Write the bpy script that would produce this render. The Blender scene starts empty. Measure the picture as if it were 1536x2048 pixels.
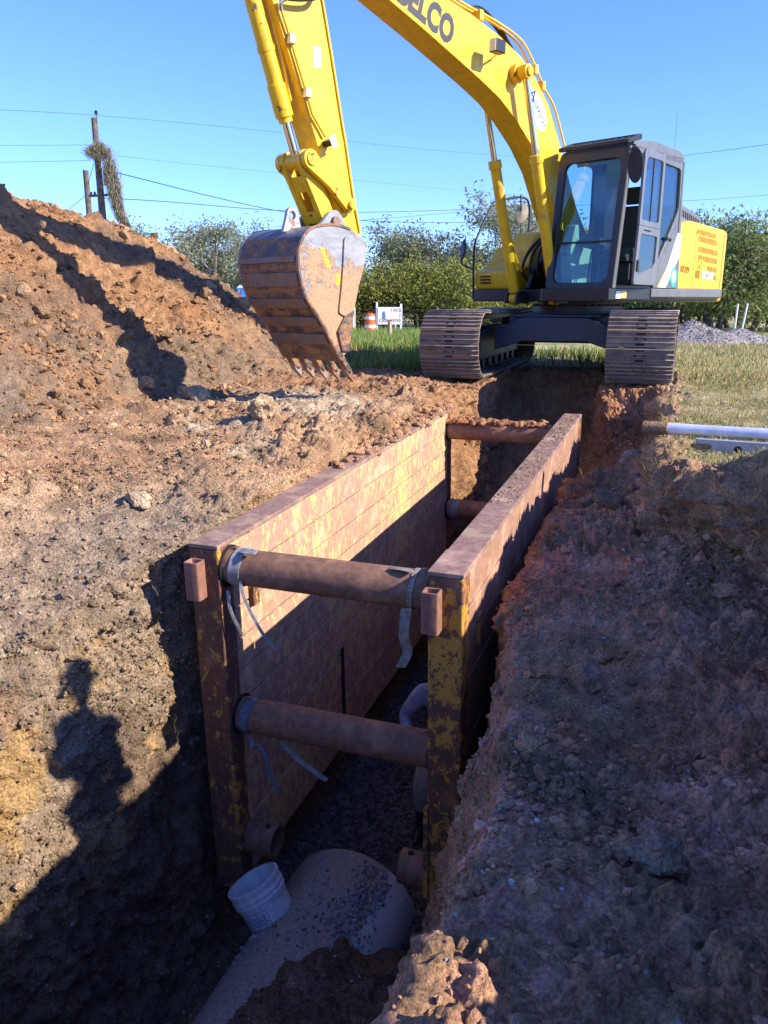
import bpy, bmesh, math, random
import numpy as np
from mathutils import Vector, Matrix, Euler

random.seed(7)
S = bpy.context.scene
COL = S.collection
R = math.radians
PI = math.pi

# ------------------------------------------------------------------ noise
def _hash(ix, iy, iz, seed):
    h = (ix.astype(np.int64) * 374761393 + iy.astype(np.int64) * 668265263 + iz.astype(np.int64) * 2147483647 + seed * 144665) & 0xFFFFFFFF
    h = ((h ^ (h >> 13)) * 1274126177) & 0xFFFFFFFF
    h = ((h ^ (h >> 16)) * 2246822519) & 0xFFFFFFFF
    return h ^ (h >> 15)

def vnoise(p, seed=0):
    """gradient noise, about -1..1"""
    i = np.floor(p).astype(np.int64); f = p - i
    u = f * f * f * (f * (f * 6 - 15) + 10)
    out = 0
    for dx in (0, 1):
        wx = u[:, 0] if dx else 1 - u[:, 0]
        for dy in (0, 1):
            wy = u[:, 1] if dy else 1 - u[:, 1]
            for dz in (0, 1):
                wz = u[:, 2] if dz else 1 - u[:, 2]
                h = _hash(i[:, 0] + dx, i[:, 1] + dy, i[:, 2] + dz, seed)
                gx = ((h & 255) / 127.5 - 1); gy = (((h >> 8) & 255) / 127.5 - 1); gz = (((h >> 16) & 255) / 127.5 - 1)
                out = out + wx * wy * wz * (gx * (f[:, 0] - dx) + gy * (f[:, 1] - dy) + gz * (f[:, 2] - dz))
    return out * 1.25

def fbm(p, oct=4, seed=0, gain=.5):
    a, s, o = 1., 1., 0
    for k in range(oct):
        o = o + a * vnoise(p * s + k * 17.3, seed + k); a *= gain; s *= 2.03
    return o

def worley(p, seed=0):
    """distance to nearest jittered point, and that cell's random number"""
    i = np.floor(p).astype(np.int64); f = p - i
    best = np.full(len(p), 9.); rnd = np.zeros(len(p))
    for dx in (-1, 0, 1):
        for dy in (-1, 0, 1):
            for dz in (-1, 0, 1):
                h = _hash(i[:, 0] + dx, i[:, 1] + dy, i[:, 2] + dz, seed)
                a = (h & 1023) / 1023.; b = ((h >> 10) & 1023) / 1023.; c = ((h >> 20) & 1023) / 1023.
                d = (dx + a - f[:, 0]) ** 2 + (dy + b - f[:, 1]) ** 2 + (dz + c - f[:, 2]) ** 2
                m = d < best
                best = np.where(m, d, best); rnd = np.where(m, ((h >> 5) & 511) / 511., rnd)
    return np.sqrt(best), rnd

def clods(p, cell, seed, keep=.6):
    """rounded lumps of earth lying in a layer: 0..1"""
    q = p / cell
    q = q + .28 * np.c_[vnoise(q * 1.9, seed + 50), vnoise(q * 1.9, seed + 51), vnoise(q * 1.9, seed + 52)]
    d, r = worley(q, seed)
    rad = .38 + .3 * ((r * 7.7) % 1)
    h = np.minimum(np.clip(1 - d / rad, 0, 1) * 1.7, .55 + .45 * np.clip(1 - d / rad, 0, 1))
    return np.where(r < keep, h * (.4 + .6 * ((r * 3.3) % 1)), 0)

def sstep(a, b, x):
    t = np.clip((x - a) / (b - a), 0, 1); return t * t * (3 - 2 * t)

# ------------------------------------------------------------------ scene objects
def tag(o, label=None, cat=None, group=None, kind=None):
    if label: o['label'] = label
    if cat: o['category'] = cat
    if group: o['group'] = group
    if kind: o['kind'] = kind
    return o

def thing(name, label, cat, loc=(0, 0, 0), rot=(0, 0, 0), group=None):
    o = bpy.data.objects.new(name, None); COL.objects.link(o)
    o.location = loc; o.rotation_euler = rot; o.empty_display_size = .2
    return tag(o, label, cat, group)

def link(name, me, parent=None):
    o = bpy.data.objects.new(name, me); COL.objects.link(o)
    if parent: o.parent = parent
    return o

def copy_tree(o, parent=None):
    c = o.copy(); COL.objects.link(c); c.parent = parent
    for ch in o.children: copy_tree(ch, c)
    return c

def mesh_np(name, V, Q, mat, parent=None, smooth=True, color=None):
    V = np.asarray(V, dtype=np.float32); Q = np.asarray(Q, dtype=np.int32)
    k = Q.shape[1]
    me = bpy.data.meshes.new(name)
    me.vertices.add(len(V)); me.vertices.foreach_set('co', V.ravel())
    me.loops.add(Q.size); me.loops.foreach_set('vertex_index', Q.ravel())
    me.polygons.add(len(Q)); me.polygons.foreach_set('loop_start', np.arange(0, Q.size, k, dtype=np.int32))
    me.polygons.foreach_set('use_smooth', np.full(len(Q), smooth))
    if color is not None:
        a = me.color_attributes.new('tone', 'FLOAT_COLOR', 'POINT')
        a.data.foreach_set('color', np.c_[color, np.ones(len(color))].astype(np.float32).ravel())
    me.update(calc_edges=True); me.validate()
    me.materials.append(mat)
    return link(name, me, parent)

def grid_faces(nr, nc, off=0):
    a = (np.arange(nr - 1)[:, None] * nc + np.arange(nc - 1)[None]).ravel() + off
    return np.c_[a, a + 1, a + nc + 1, a + nc]

class MB:
    """collects shapes into one mesh"""
    def __init__(s, M=None):
        s.v = []; s.f = []; s.M = M
    def add(s, vs, fs):
        b = len(s.v)
        s.v += [Vector(v) for v in vs]; s.f += [tuple(b + i for i in f) for f in fs]
    def box(s, x0, x1, y0, y1, z0, z1, M=None):
        vs = [Vector((x, y, z)) for x in (x0, x1) for y in (y0, y1) for z in (z0, z1)]
        if M: vs = [M @ v for v in vs]
        s.add(vs, [(0, 1, 3, 2), (4, 6, 7, 5), (0, 4, 5, 1), (2, 3, 7, 6), (0, 2, 6, 4), (1, 5, 7, 3)])
        return s
    def prism(s, poly, t0, t1, ax='y', M=None):
        mp = {'y': lambda a, b, t: (a, t, b), 'x': lambda a, b, t: (t, a, b), 'z': lambda a, b, t: (a, b, t)}[ax]
        n = len(poly)
        vs = [Vector(mp(a, b, t)) for t in (t0, t1) for a, b in poly]
        if M: vs = [M @ v for v in vs]
        s.add(vs, [tuple(range(n)), tuple(range(2 * n - 1, n - 1, -1))] + [(i, (i + 1) % n, n + (i + 1) % n, n + i) for i in range(n)])
        return s
    def ring(s, outer, inner, t0, t1, ax='y', M=None):
        mp = {'y': lambda a, b, t: (a, t, b), 'x': lambda a, b, t: (t, a, b), 'z': lambda a, b, t: (a, b, t)}[ax]
        n = len(outer)
        vs = [Vector(mp(a, b, t)) for t in (t0, t1) for L in (outer, inner) for a, b in L]
        if M: vs = [M @ v for v in vs]
        fs = []
        for i in range(n):
            j = (i + 1) % n
            fs += [(i, j, n + j, n + i), (2 * n + i, 3 * n + i, 3 * n + j, 2 * n + j), (i, 2 * n + i, 2 * n + j, j), (n + i, n + j, 3 * n + j, 3 * n + i)]
        s.add(vs, fs); return s
    def tube(s, pts, r, n=10, cap=True):
        pts = [Vector(p) for p in pts]; m = len(pts)
        rs = r if isinstance(r, (list, tuple)) else [r] * m
        up = None; vs = []
        for i, p in enumerate(pts):
            t = (pts[min(i + 1, m - 1)] - pts[max(i - 1, 0)])
            if t.length < 1e-9: t = Vector((0, 0, 1))
            t.normalize()
            if up is None:
                up = t.orthogonal().normalized()
            else:
                up = (up - t * up.dot(t)); up = up.normalized() if up.length > 1e-6 else t.orthogonal().normalized()
            q = t.cross(up)
            vs += [p + (up * math.cos(2 * PI * k / n) + q * math.sin(2 * PI * k / n)) * rs[i] for k in range(n)]
        fs = [(i * n + k, i * n + (k + 1) % n, (i + 1) * n + (k + 1) % n, (i + 1) * n + k) for i in range(m - 1) for k in range(n)]
        if cap: fs += [tuple(range(n - 1, -1, -1)), tuple(range((m - 1) * n, m * n))]
        s.add(vs, fs); return s
    def cyl(s, p0, p1, r0, r1=None, n=20):
        return s.tube([p0, p1], [r0, r0 if r1 is None else r1], n)
    def hollow(s, p0, p1, ro, ri, n=32):
        p0, p1 = Vector(p0), Vector(p1); t = (p1 - p0).normalized(); u = t.orthogonal().normalized(); q = t.cross(u)
        vs = [p + (u * math.cos(2 * PI * k / n) + q * math.sin(2 * PI * k / n)) * r for p in (p0, p1) for r in (ro, ri) for k in range(n)]
        fs = []
        for k in range(n):
            j = (k + 1) % n
            fs += [(k, j, 2 * n + j, 2 * n + k), (n + k, 3 * n + k, 3 * n + j, n + j), (k, n + k, n + j, j), (2 * n + k, 2 * n + j, 3 * n + j, 3 * n + k)]
        s.add(vs, fs); return s
    def lathe(s, prof, n=32, M=None, cap=False):
        vs = [Vector((r * math.cos(2 * PI * k / n), r * math.sin(2 * PI * k / n), z)) for r, z in prof for k in range(n)]
        if M: vs = [M @ v for v in vs]
        m = len(prof)
        fs = [(i * n + k, i * n + (k + 1) % n, (i + 1) * n + (k + 1) % n, (i + 1) * n + k) for i in range(m - 1) for k in range(n)]
        if cap: fs += [tuple(range(n)), tuple(range((m - 1) * n, m * n))]
        s.add(vs, fs); return s
    def ribbon(s, pts, w, side, th=.003):
        pts = [Vector(p) for p in pts]; vs = []
        for i, p in enumerate(pts):
            sd = Vector(side[i] if isinstance(side, list) else side).normalized()
            ww = w[i] if isinstance(w, (list, tuple)) else w
            t = (pts[min(i + 1, len(pts) - 1)] - pts[max(i - 1, 0)]).normalized(); nn = t.cross(sd).normalized() * th / 2
            vs += [p - sd * ww / 2 - nn, p + sd * ww / 2 - nn, p + sd * ww / 2 + nn, p - sd * ww / 2 + nn]
        fs = [(0, 1, 2, 3)]
        for i in range(len(pts) - 1):
            a, b = i * 4, i * 4 + 4
            fs += [(a + k, a + (k + 1) % 4, b + (k + 1) % 4, b + k) for k in range(4)]
        e = (len(pts) - 1) * 4; fs.append((e + 3, e + 2, e + 1, e))
        s.add(vs, fs); return s
    def build(s, name, mat, parent=None, bevel=0, angle=40, seg=2):
        me = bpy.data.meshes.new(name)
        vs = [s.M @ v for v in s.v] if s.M else s.v
        me.from_pydata([tuple(v) for v in vs], [], s.f)
        bm = bmesh.new(); bm.from_mesh(me); bmesh.ops.recalc_face_normals(bm, faces=bm.faces)
        bm.to_mesh(me); bm.free()
        me.polygons.foreach_set('use_smooth', [True] * len(me.polygons)); me.set_sharp_from_angle(angle=R(angle))
        me.materials.append(mat)
        o = link(name, me, parent)
        if bevel:
            b = o.modifiers.new('bevel', 'BEVEL'); b.width = bevel; b.segments = seg; b.limit_method = 'ANGLE'; b.angle_limit = R(40); b.harden_normals = True
        return o

def rrect(a0, a1, b0, b1, r, n=5):
    out = []
    for cx, cy, s in ((a1 - r, b1 - r, 0), (a0 + r, b1 - r, 90), (a0 + r, b0 + r, 180), (a1 - r, b0 + r, 270)):
        for k in range(n + 1):
            t = R(s + 90 * k / n); out.append((cx + r * math.cos(t), cy + r * math.sin(t)))
    return out

def round_poly(poly, r, n=4):
    out = []; m = len(poly)
    rs = r if isinstance(r, (list, tuple)) else [r] * m
    for i in range(m):
        p = Vector(poly[i]); a = Vector(poly[i - 1]) - p; b = Vector(poly[(i + 1) % m]) - p
        d = min(rs[i], a.length * .45, b.length * .45)
        p0 = p + a.normalized() * d; p1 = p + b.normalized() * d
        for k in range(n + 1):
            t = k / n; out.append(tuple(p0 * (1 - t) ** 2 + p * 2 * t * (1 - t) + p1 * t * t))
    return out

def smooth_path(pts, n=6):
    pts = [Vector(p) for p in pts]; out = []
    for i in range(len(pts) - 1):
        a, b, c, d = pts[max(i - 1, 0)], pts[i], pts[i + 1], pts[min(i + 2, len(pts) - 1)]
        for k in range(n):
            t = k / n
            out.append(.5 * (2 * b + (c - a) * t + (2 * a - 5 * b + 4 * c - d) * t * t + (3 * b - a - 3 * c + d) * t ** 3))
    out.append(pts[-1]); return out

def text(body, size, M, mat, name, parent, th=.002, bold=0, spacing=1.0, align='CENTER', sx=1.0):
    cu = bpy.data.curves.new(name, 'FONT'); cu.body = body; cu.size = size; cu.extrude = th; cu.offset = bold
    cu.align_x = align; cu.align_y = 'CENTER'; cu.space_character = spacing; cu.resolution_u = 3
    ob = bpy.data.objects.new(name, cu); COL.objects.link(ob)
    dg = bpy.context.evaluated_depsgraph_get(); dg.update()
    me = bpy.data.meshes.new_from_object(ob.evaluated_get(dg))
    bpy.data.objects.remove(ob); bpy.data.curves.remove(cu)
    me.transform(Matrix.Scale(sx, 4, Vector((1, 0, 0)))); me.transform(M); me.materials.clear(); me.materials.append(mat); me.name = name
    return link(name, me, parent)

# ------------------------------------------------------------------ materials
def new_mat(name):
    m = bpy.data.materials.new(name); m.use_nodes = True
    nt = m.node_tree; b = nt.nodes['Principled BSDF']
    return m, nt, b

def nd(nt, typ, **kw):
    n = nt.nodes.new(typ)
    for k, v in kw.items():
        if k.startswith('_'): setattr(n, k[1:], v)
        else:
            key = k.replace('__', ' ')
            if hasattr(v, 'is_linked') or isinstance(v, bpy.types.NodeSocket): nt.links.new(v, n.inputs[key])
            else: n.inputs[key].default_value = v
    return n

def mixc(nt, fac, a, b, mode='MIX'):
    n = nt.nodes.new('ShaderNodeMix'); n.data_type = 'RGBA'; n.blend_type = mode
    for s, v in ((n.inputs[0], fac), (n.inputs[6], a), (n.inputs[7], b)):
        if isinstance(v, bpy.types.NodeSocket): nt.links.new(v, s)
        elif isinstance(v, (int, float)): s.default_value = v
        else: s.default_value = (*v, 1) if len(v) == 3 else v
    return n.outputs[2]

def mathn(nt, op, a, b=None, c=None):
    n = nt.nodes.new('ShaderNodeMath'); n.operation = op
    for i, v in enumerate((a, b, c)):
        if v is None: continue
        if isinstance(v, bpy.types.NodeSocket): nt.links.new(v, n.inputs[i])
        else: n.inputs[i].default_value = v
    return n.outputs[0]

def ramp(nt, fac, p0, p1, lo=0., hi=1.):
    n = nt.nodes.new('ShaderNodeMapRange'); n.interpolation_type = 'SMOOTHSTEP'
    nt.links.new(fac, n.inputs['Value'])
    n.inputs['From Min'].default_value = p0; n.inputs['From Max'].default_value = p1; n.inputs['To Min'].default_value = lo; n.inputs['To Max'].default_value = hi
    return n.outputs[0]

def coord(nt, scale=(1, 1, 1), kind='Object'):
    t = nt.nodes.new('ShaderNodeTexCoord'); m = nt.nodes.new('ShaderNodeMapping'); m.inputs['Scale'].default_value = scale
    nt.links.new(t.outputs[kind], m.inputs[0]); return m.outputs[0]

def noise(nt, vec, scale, detail=4, rough=.55, dist=0):
    n = nt.nodes.new('ShaderNodeTexNoise'); nt.links.new(vec, n.inputs['Vector'])
    n.inputs['Scale'].default_value = scale; n.inputs['Detail'].default_value = detail; n.inputs['Roughness'].default_value = rough; n.inputs['Distortion'].default_value = dist
    return n.outputs[0]

def bumpn(nt, b, h, strength=.3, dist=.01, prev=None):
    n = nt.nodes.new('ShaderNodeBump'); n.inputs['Strength'].default_value = strength; n.inputs['Distance'].default_value = dist
    nt.links.new(h, n.inputs['Height'])
    if prev: nt.links.new(prev, n.inputs['Normal'])
    nt.links.new(n.outputs[0], b.inputs['Normal']); return n.outputs[0]

def setc(nt, b, c):
    if isinstance(c, bpy.types.NodeSocket): nt.links.new(c, b.inputs['Base Color'])
    else: b.inputs['Base Color'].default_value = (*c, 1)

def plain(name, c, rough=.6, metal=0., var=.12, scale=8, bump=.0, bscale=90, spec=.4):
    m, nt, b = new_mat(name); v = coord(nt)
    f = noise(nt, v, scale, 5)
    dark = tuple(x * (1 - var) for x in c); lite = tuple(min(1, x * (1 + var)) for x in c)
    setc(nt, b, mixc(nt, ramp(nt, f, .3, .7), dark, lite))
    b.inputs['Roughness'].default_value = rough; b.inputs['Metallic'].default_value = metal; b.inputs['Specular IOR Level'].default_value = spec
    if bump: bumpn(nt, b, noise(nt, v, bscale, 4), bump, .01)
    return m

def worn(name, base, dirt, scale=6, lo=.55, hi=.62, rough=.4, rough2=.9, metal=0., stretch=(1, 1, 1), chips=None, chip_lo=.66, bump=.15, var=.08, fine=45):
    """painted or bare metal with patches of dirt and chips of a second colour"""
    m, nt, b = new_mat(name); v = coord(nt); vs = coord(nt, stretch)
    f1 = noise(nt, vs, scale, 8, .65); f2 = noise(nt, v, fine, 4); f3 = noise(nt, v, 2.2, 3)
    mask = ramp(nt, mathn(nt, 'ADD', f1, mathn(nt, 'MULTIPLY', mathn(nt, 'SUBTRACT', f2, .5), .18)), lo, hi)
    c0 = mixc(nt, ramp(nt, f3, .3, .7), tuple(x * (1 - var) for x in base), tuple(min(1, x * (1 + var)) for x in base))
    c1 = mixc(nt, ramp(nt, f2, .3, .7), tuple(x * .7 for x in dirt), tuple(min(1, x * 1.25) for x in dirt))
    c0 = mixc(nt, 1., c0, mixc(nt, ramp(nt, noise(nt, coord(nt, (9, 9, .9)), 3, 6, .7), .35, .6), (.80, .78, .74), (1, 1, 1)), 'MULTIPLY')
    c = mixc(nt, mask, c0, c1)
    if chips:
        c = mixc(nt, ramp(nt, noise(nt, vs, scale * 3.1, 7, .7), chip_lo, chip_lo + .05), c, chips)
    setc(nt, b, c)
    r = nt.nodes.new('ShaderNodeMapRange'); nt.links.new(mask, r.inputs[0]); r.inputs['To Min'].default_value = rough; r.inputs['To Max'].default_value = rough2
    nt.links.new(r.outputs[0], b.inputs['Roughness']); b.inputs['Metallic'].default_value = metal
    bumpn(nt, b, mathn(nt, 'ADD', mathn(nt, 'MULTIPLY', mask, .6), mathn(nt, 'MULTIPLY', f2, .5)), bump, .006)
    return m

def soil_mat(name, attr=True, base=(.3, .2, .12), amp=.35, specks=True, bump=.8):
    m, nt, b = new_mat(name); v = coord(nt)
    if attr:
        a = nt.nodes.new('ShaderNodeVertexColor'); a.layer_name = 'tone'; c = a.outputs[0]
    else:
        rgb = nt.nodes.new('ShaderNodeRGB'); rgb.outputs[0].default_value = (*base, 1); c = rgb.outputs[0]
    n1 = noise(nt, v, 9, 8, .65); n2 = noise(nt, v, 70, 6, .7); n3 = noise(nt, v, 260, 3)
    c = mixc(nt, 1., c, mixc(nt, ramp(nt, n1, .25, .75), (1 - amp,) * 3, (1 + amp,) * 3), 'MULTIPLY')
    c = mixc(nt, 1., c, mixc(nt, ramp(nt, n2, .3, .7), (.52,) * 3, (1.45,) * 3), 'MULTIPLY')
    if specks:
        vo = nt.nodes.new('ShaderNodeTexVoronoi'); nt.links.new(v, vo.inputs['Vector']); vo.inputs['Scale'].default_value = 38
        sep = nt.nodes.new('ShaderNodeSeparateColor'); nt.links.new(vo.outputs['Color'], sep.inputs[0])
        sp = mathn(nt, 'MULTIPLY', mathn(nt, 'LESS_THAN', vo.outputs['Distance'], .24), mathn(nt, 'GREATER_THAN', sep.outputs[0], .965))
        c = mixc(nt, mathn(nt, 'MULTIPLY', sp, .75), c, (.5, .47, .42))
    setc(nt, b, c); b.inputs['Roughness'].default_value = .95; b.inputs['Specular IOR Level'].default_value = .15
    vc = nt.nodes.new('ShaderNodeTexVoronoi'); nt.links.new(v, vc.inputs['Vector']); vc.inputs['Scale'].default_value = 55
    h = mathn(nt, 'ADD', mathn(nt, 'MULTIPLY', n2, .8), mathn(nt, 'ADD', mathn(nt, 'MULTIPLY', n3, .35), mathn(nt, 'ADD', mathn(nt, 'MULTIPLY', n1, 1.1), mathn(nt, 'MULTIPLY', vc.outputs['Distance'], -.45))))
    bumpn(nt, b, h, bump, .045)
    return m

def leaf_mat(name, attr='tone', trans=.35):
    m, nt, b = new_mat(name)
    a = nt.nodes.new('ShaderNodeVertexColor'); a.layer_name = attr
    nt.nodes.remove(b)
    d = nt.nodes.new('ShaderNodeBsdfDiffuse'); t = nt.nodes.new('ShaderNodeBsdfTranslucent'); mx = nt.nodes.new('ShaderNodeMixShader')
    nt.links.new(a.outputs[0], d.inputs[0]); nt.links.new(a.outputs[0], t.inputs[0]); mx.inputs[0].default_value = trans
    nt.links.new(d.outputs[0], mx.inputs[1]); nt.links.new(t.outputs[0], mx.inputs[2])
    nt.links.new(mx.outputs[0], nt.nodes['Material Output'].inputs[0])
    return m

def glass_mat(name, tint=(.62, .78, .76)):
    m, nt, b = new_mat(name); nt.nodes.remove(b)
    tr = nd(nt, 'ShaderNodeBsdfTransparent'); tr.inputs[0].default_value = (*tint, 1)
    g = nd(nt, 'ShaderNodeBsdfGlossy'); g.inputs['Roughness'].default_value = .03; g.inputs[0].default_value = (.9, .95, 1, 1)
    lw = nd(nt, 'ShaderNodeFresnel'); lw.inputs[0].default_value = 1.5
    mx = nd(nt, 'ShaderNodeMixShader'); nt.links.new(mathn(nt, 'ADD', mathn(nt, 'MULTIPLY', lw.outputs[0], .95), .01), mx.inputs[0])
    nt.links.new(tr.outputs[0], mx.inputs[1]); nt.links.new(g.outputs[0], mx.inputs[2]); nt.links.new(mx.outputs[0], nt.nodes['Material Output'].inputs[0])
    return m
# ------------------------------------------------------------------ camera, sun, sky
cam = bpy.data.cameras.new('camera'); camo = bpy.data.objects.new('camera', cam); COL.objects.link(camo); S.camera = camo
PITCH = math.atan(424 / 1600); CYAW = R(20)
camo.location = (0, 0, 1.05); camo.rotation_euler = (PI / 2 - PITCH, 0, CYAW)
cam.sensor_fit = 'HORIZONTAL'; cam.sensor_width = 36; cam.lens = 36 * 1600 / 1536; cam.clip_start = .05; cam.clip_end = 5000
S.render.resolution_x = 768; S.render.resolution_y = 1024

SUN_EL = R(31); SUN_AZ = R(91)          # azimuth of the sun, clockwise from +Y
TOSUN = Vector((math.sin(SUN_AZ) * math.cos(SUN_EL), math.cos(SUN_AZ) * math.cos(SUN_EL), math.sin(SUN_EL)))
sl = bpy.data.lights.new('sun', 'SUN'); sl.energy = 4.0; sl.angle = R(.53); sl.color = (1, .91, .78)
so = bpy.data.objects.new('sun', sl); COL.objects.link(so); so.rotation_euler = TOSUN.to_track_quat('Z', 'Y').to_euler(); so.location = TOSUN * 60
W = bpy.data.worlds.new('World'); S.world = W; W.use_nodes = True
sky = W.node_tree.nodes.new('ShaderNodeTexSky'); sky.sky_type = 'NISHITA'; sky.sun_disc = False
sky.sun_elevation = SUN_EL; sky.sun_rotation = SUN_AZ; sky.air_density = 1.0; sky.dust_density = .0; sky.ozone_density = 3.0
bg = W.node_tree.nodes['Background']; bg.inputs[1].default_value = .15
W.node_tree.links.new(mixc(W.node_tree, 1., sky.outputs[0], (.385, .515, .98), 'MULTIPLY'), bg.inputs[0])
S.view_settings.view_transform = 'Standard'; S.view_settings.look = 'None'; S.view_settings.gamma = 1; S.view_settings.exposure = 1.3
S.view_settings.use_curve_mapping = False
S.cycles.max_bounces = 6; S.cycles.transparent_max_bounces = 12; S.cycles.use_denoising = True
try: S.cycles.denoiser = 'OPENIMAGEDENOISE'
except Exception: pass

# ------------------------------------------------------------------ dug ground: cross-sections along the trench
YS = [-4, 0, 1.5, 2.6, 3.3, 3.85, 4.1, 4.5, 5.2, 7, 8.9, 9.4, 9.9, 10.3, 11.2, 12.0, 12.4, 13.4]
PR = [  # x values, z values of one line of ground running along the trench
 ([-6.6] * 18, [0] * 18),
 ([-5.6] * 18, [-.25, -.25, -.2, -.12, -.05, 0, 0, 0, 0, 0, 0, 0, 0, 0, 0, 0, 0, 0]),
 ([-4.9, -4.9, -4.8, -4.7, -4.6, -4.5, -4.5, -4.4, -4.4, -4.3, -4.3, -4.3, -4.3, -4.3, -4.3, -4.3, -4.3, -4.3], [-.4, -.4, -.4, -.3, -.2, -.12, -.1, -.08, -.05, -.03, .0, .0, .0, .0, .0, 0, 0, 0]),
 ([-4.2, -4.2, -4.1, -3.9, -3.7, -3.6, -3.55, -3.5, -3.4, -3.3, -3.2, -3.2, -3.25, -3.3, -3.3, -3.3, -3.3, -3.3], [-.75, -.75, -.75, -.55, -.42, -.3, -.26, -.2, -.12, -.03, .0, .02, .04, .0, 0, 0, 0, 0]),
 ([-3.6, -3.55, -3.5, -3.3, -3.1, -2.93, -2.85, -2.8, -2.76, -2.75, -2.75, -2.74, -2.6, -2.44, -2.42, -2.42, -2.42, -2.42], [-1.15, -1.15, -1.1, -.85, -.65, -.47, -.42, -.36, -.28, -.16, -.06, 0, .02, -.02, 0, 0, 0, 0]),
 ([-3.32, -3.32, -3.24, -3.14, -3.02, -2.95, -2.9, -2.83, -2.78, -2.76, -2.75, -2.72, -2.54, -2.38, -2.36, -2.36, -2.36, -2.36], [-1.7, -1.7, -1.65, -1.4, -1.2, -1.05, -1, -.9, -.9, -.9, -.9, -.85, -.5, -.4, -.3, -.15, 0, 0]),
 ([-3.12, -3.12, -3.05, -3.0, -2.95, -2.92, -2.88, -2.82, -2.78, -2.76, -2.75, -2.72, -2.5, -2.32, -2.3, -2.3, -2.3, -2.3], [-2.3, -2.3, -2.3, -2.2, -2.1, -2.1, -2.1, -2, -2, -2, -2, -1.8, -1.2, -.9, -.6, -.25, 0, 0]),
 ([-2.95, -2.95, -2.92, -2.88, -2.82, -2.78, -2.75, -2.74, -2.74, -2.74, -2.74, -2.7, -2.45, -2.26, -2.2, -2.2, -2.2, -2.2], [-2.8, -2.8, -2.8, -2.85, -2.87, -2.9, -2.9, -2.88, -2.88, -2.87, -2.8, -2.5, -1.8, -1.3, -.85, -.35, 0, 0]),
 ([-2.66, -2.66, -2.66, -2.66, -2.64, -2.62, -2.6, -2.58, -2.58, -2.58, -2.58, -2.55, -2.35, -2.15, -2.1, -2.1, -2.1, -2.1], [-3.0, -3.0, -3.1, -3.25, -3.3, -3.28, -3.25, -3.22, -3.22, -3.22, -3.2, -3.0, -2.1, -1.6, -1.0, -.42, 0, 0]),
 ([-2.2] * 13 + [-2.0] * 5, [-2.2, -2.3, -2.6, -2.8, -2.93, -3.2, -3.24, -3.24, -3.24, -3.24, -3.24, -3.1, -2.3, -1.75, -1.1, -.45, 0, 0]),
 ([-1.72] * 18, [-2.1, -2.2, -2.4, -2.52, -2.62, -2.88, -3.2, -3.24, -3.24, -3.24, -3.24, -3.1, -2.3, -1.75, -1.1, -.45, 0, 0]),
 ([-1.38, -1.38, -1.38, -1.35, -1.3, -1.22, -1.15, -1.1, -1.1, -1.1, -1.1, -1.1, -1.3, -1.4, -1.4, -1.4, -1.4, -1.4], [-2.1, -2.2, -2.35, -2.45, -2.6, -2.88, -3.15, -3.22, -3.22, -3.22, -3.22, -3.0, -2.2, -1.7, -1.05, -.42, 0, 0]),
 ([-1.12, -1.12, -1.1, -1.1, -1.08, -.98, -.93, -.93, -.93, -.93, -.93, -.95, -1.05, -1.1, -1.1, -1.1, -1.1, -1.1], [-2.1, -2.15, -2.25, -2.4, -2.6, -2.85, -2.9, -2.9, -2.9, -2.9, -2.8, -2.5, -1.8, -1.3, -.85, -.35, 0, 0]),
 ([-.82, -.82, -.80, -.84, -.92, -.93, -.92, -.92, -.91, -.9, -.88, -.87, -.92, -.98, -1, -1, -1, -1], [-1.5, -1.5, -1.55, -1.75, -1.85, -1.8, -1.7, -1.5, -1.4, -1.3, -1.3, -1.2, -.95, -.65, -.45, -.2, 0, 0]),
 ([-.5, -.48, -.46, -.48, -.57, -.68, -.76, -.82, -.83, -.8, -.7, -.66, -.75, -.9, -.9, -.9, -.9, -.9], [-.62, -.62, -.58, -.62, -.66, -.7, -.7, -.66, -.62, -.6, -.7, -.7, -.45, -.02, 0, 0, 0, 0]),
 ([.05, .05, .05, .05, .05, .02, 0, -.1, -.46, -.5, -.45, -.4, -.5, -.6, -.6, -.6, -.6, -.6], [-.6, -.6, -.6, -.6, -.58, -.56, -.55, -.53, -.5, -.5, -.6, -.6, -.4, -.01, 0, 0, 0, 0]),
 ([.66, .66, .66, .66, .68, .70, .68, .50, -.10, -.17, -.18, -.18, -.22, -.3, -.3, -.3, -.3, -.3], [-.58, -.58, -.56, -.55, -.53, -.52, -.5, -.46, -.42, -.40, -.42, -.4, -.3, 0, 0, 0, 0, 0]),
 ([.76, .74, .74, .74, .76, .78, .76, .58, -.05, -.13, -.14, -.14, -.14, -.14, -.14, -.14, -.14, -.14], [.08, .08, .0, .08, .06, .02, 0, 0, 0, 0, 0, 0, 0, 0, 0, 0, 0, 0]),
 ([1.05, 1.05, 1.05, 1.03, 1.02, 1.02, 1.0, .85, .3, .2, .2, .2, .2, .2, .2, .2, .2, .2], [0] * 18),
 ([1.7] * 5 + [1.65, 1.6, 1.5, 1.1, 1, 1, 1, 1, 1, 1, 1, 1, 1], [0] * 18),
 ([2.2] * 18, [0] * 18),
 ([3.2] * 18, [0] * 18)]
SPAN = [20, 44, 66, 76, 60, 60, 54, 34, 36, 42, 34, 30, 62, 96, 62, 54, 46, 30, 34, 36, 20]
rows = np.concatenate([np.linspace(-4, .8, 44, endpoint=False), np.linspace(.8, 5.2, 340, endpoint=False), np.linspace(5.2, 10.6, 300, endpoint=False), np.linspace(10.6, 13.4, 70)])
PX = np.array([np.interp(rows, YS, p[0]) for p in PR]).T; PZ = np.array([np.interp(rows, YS, p[1]) for p in PR]).T
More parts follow.
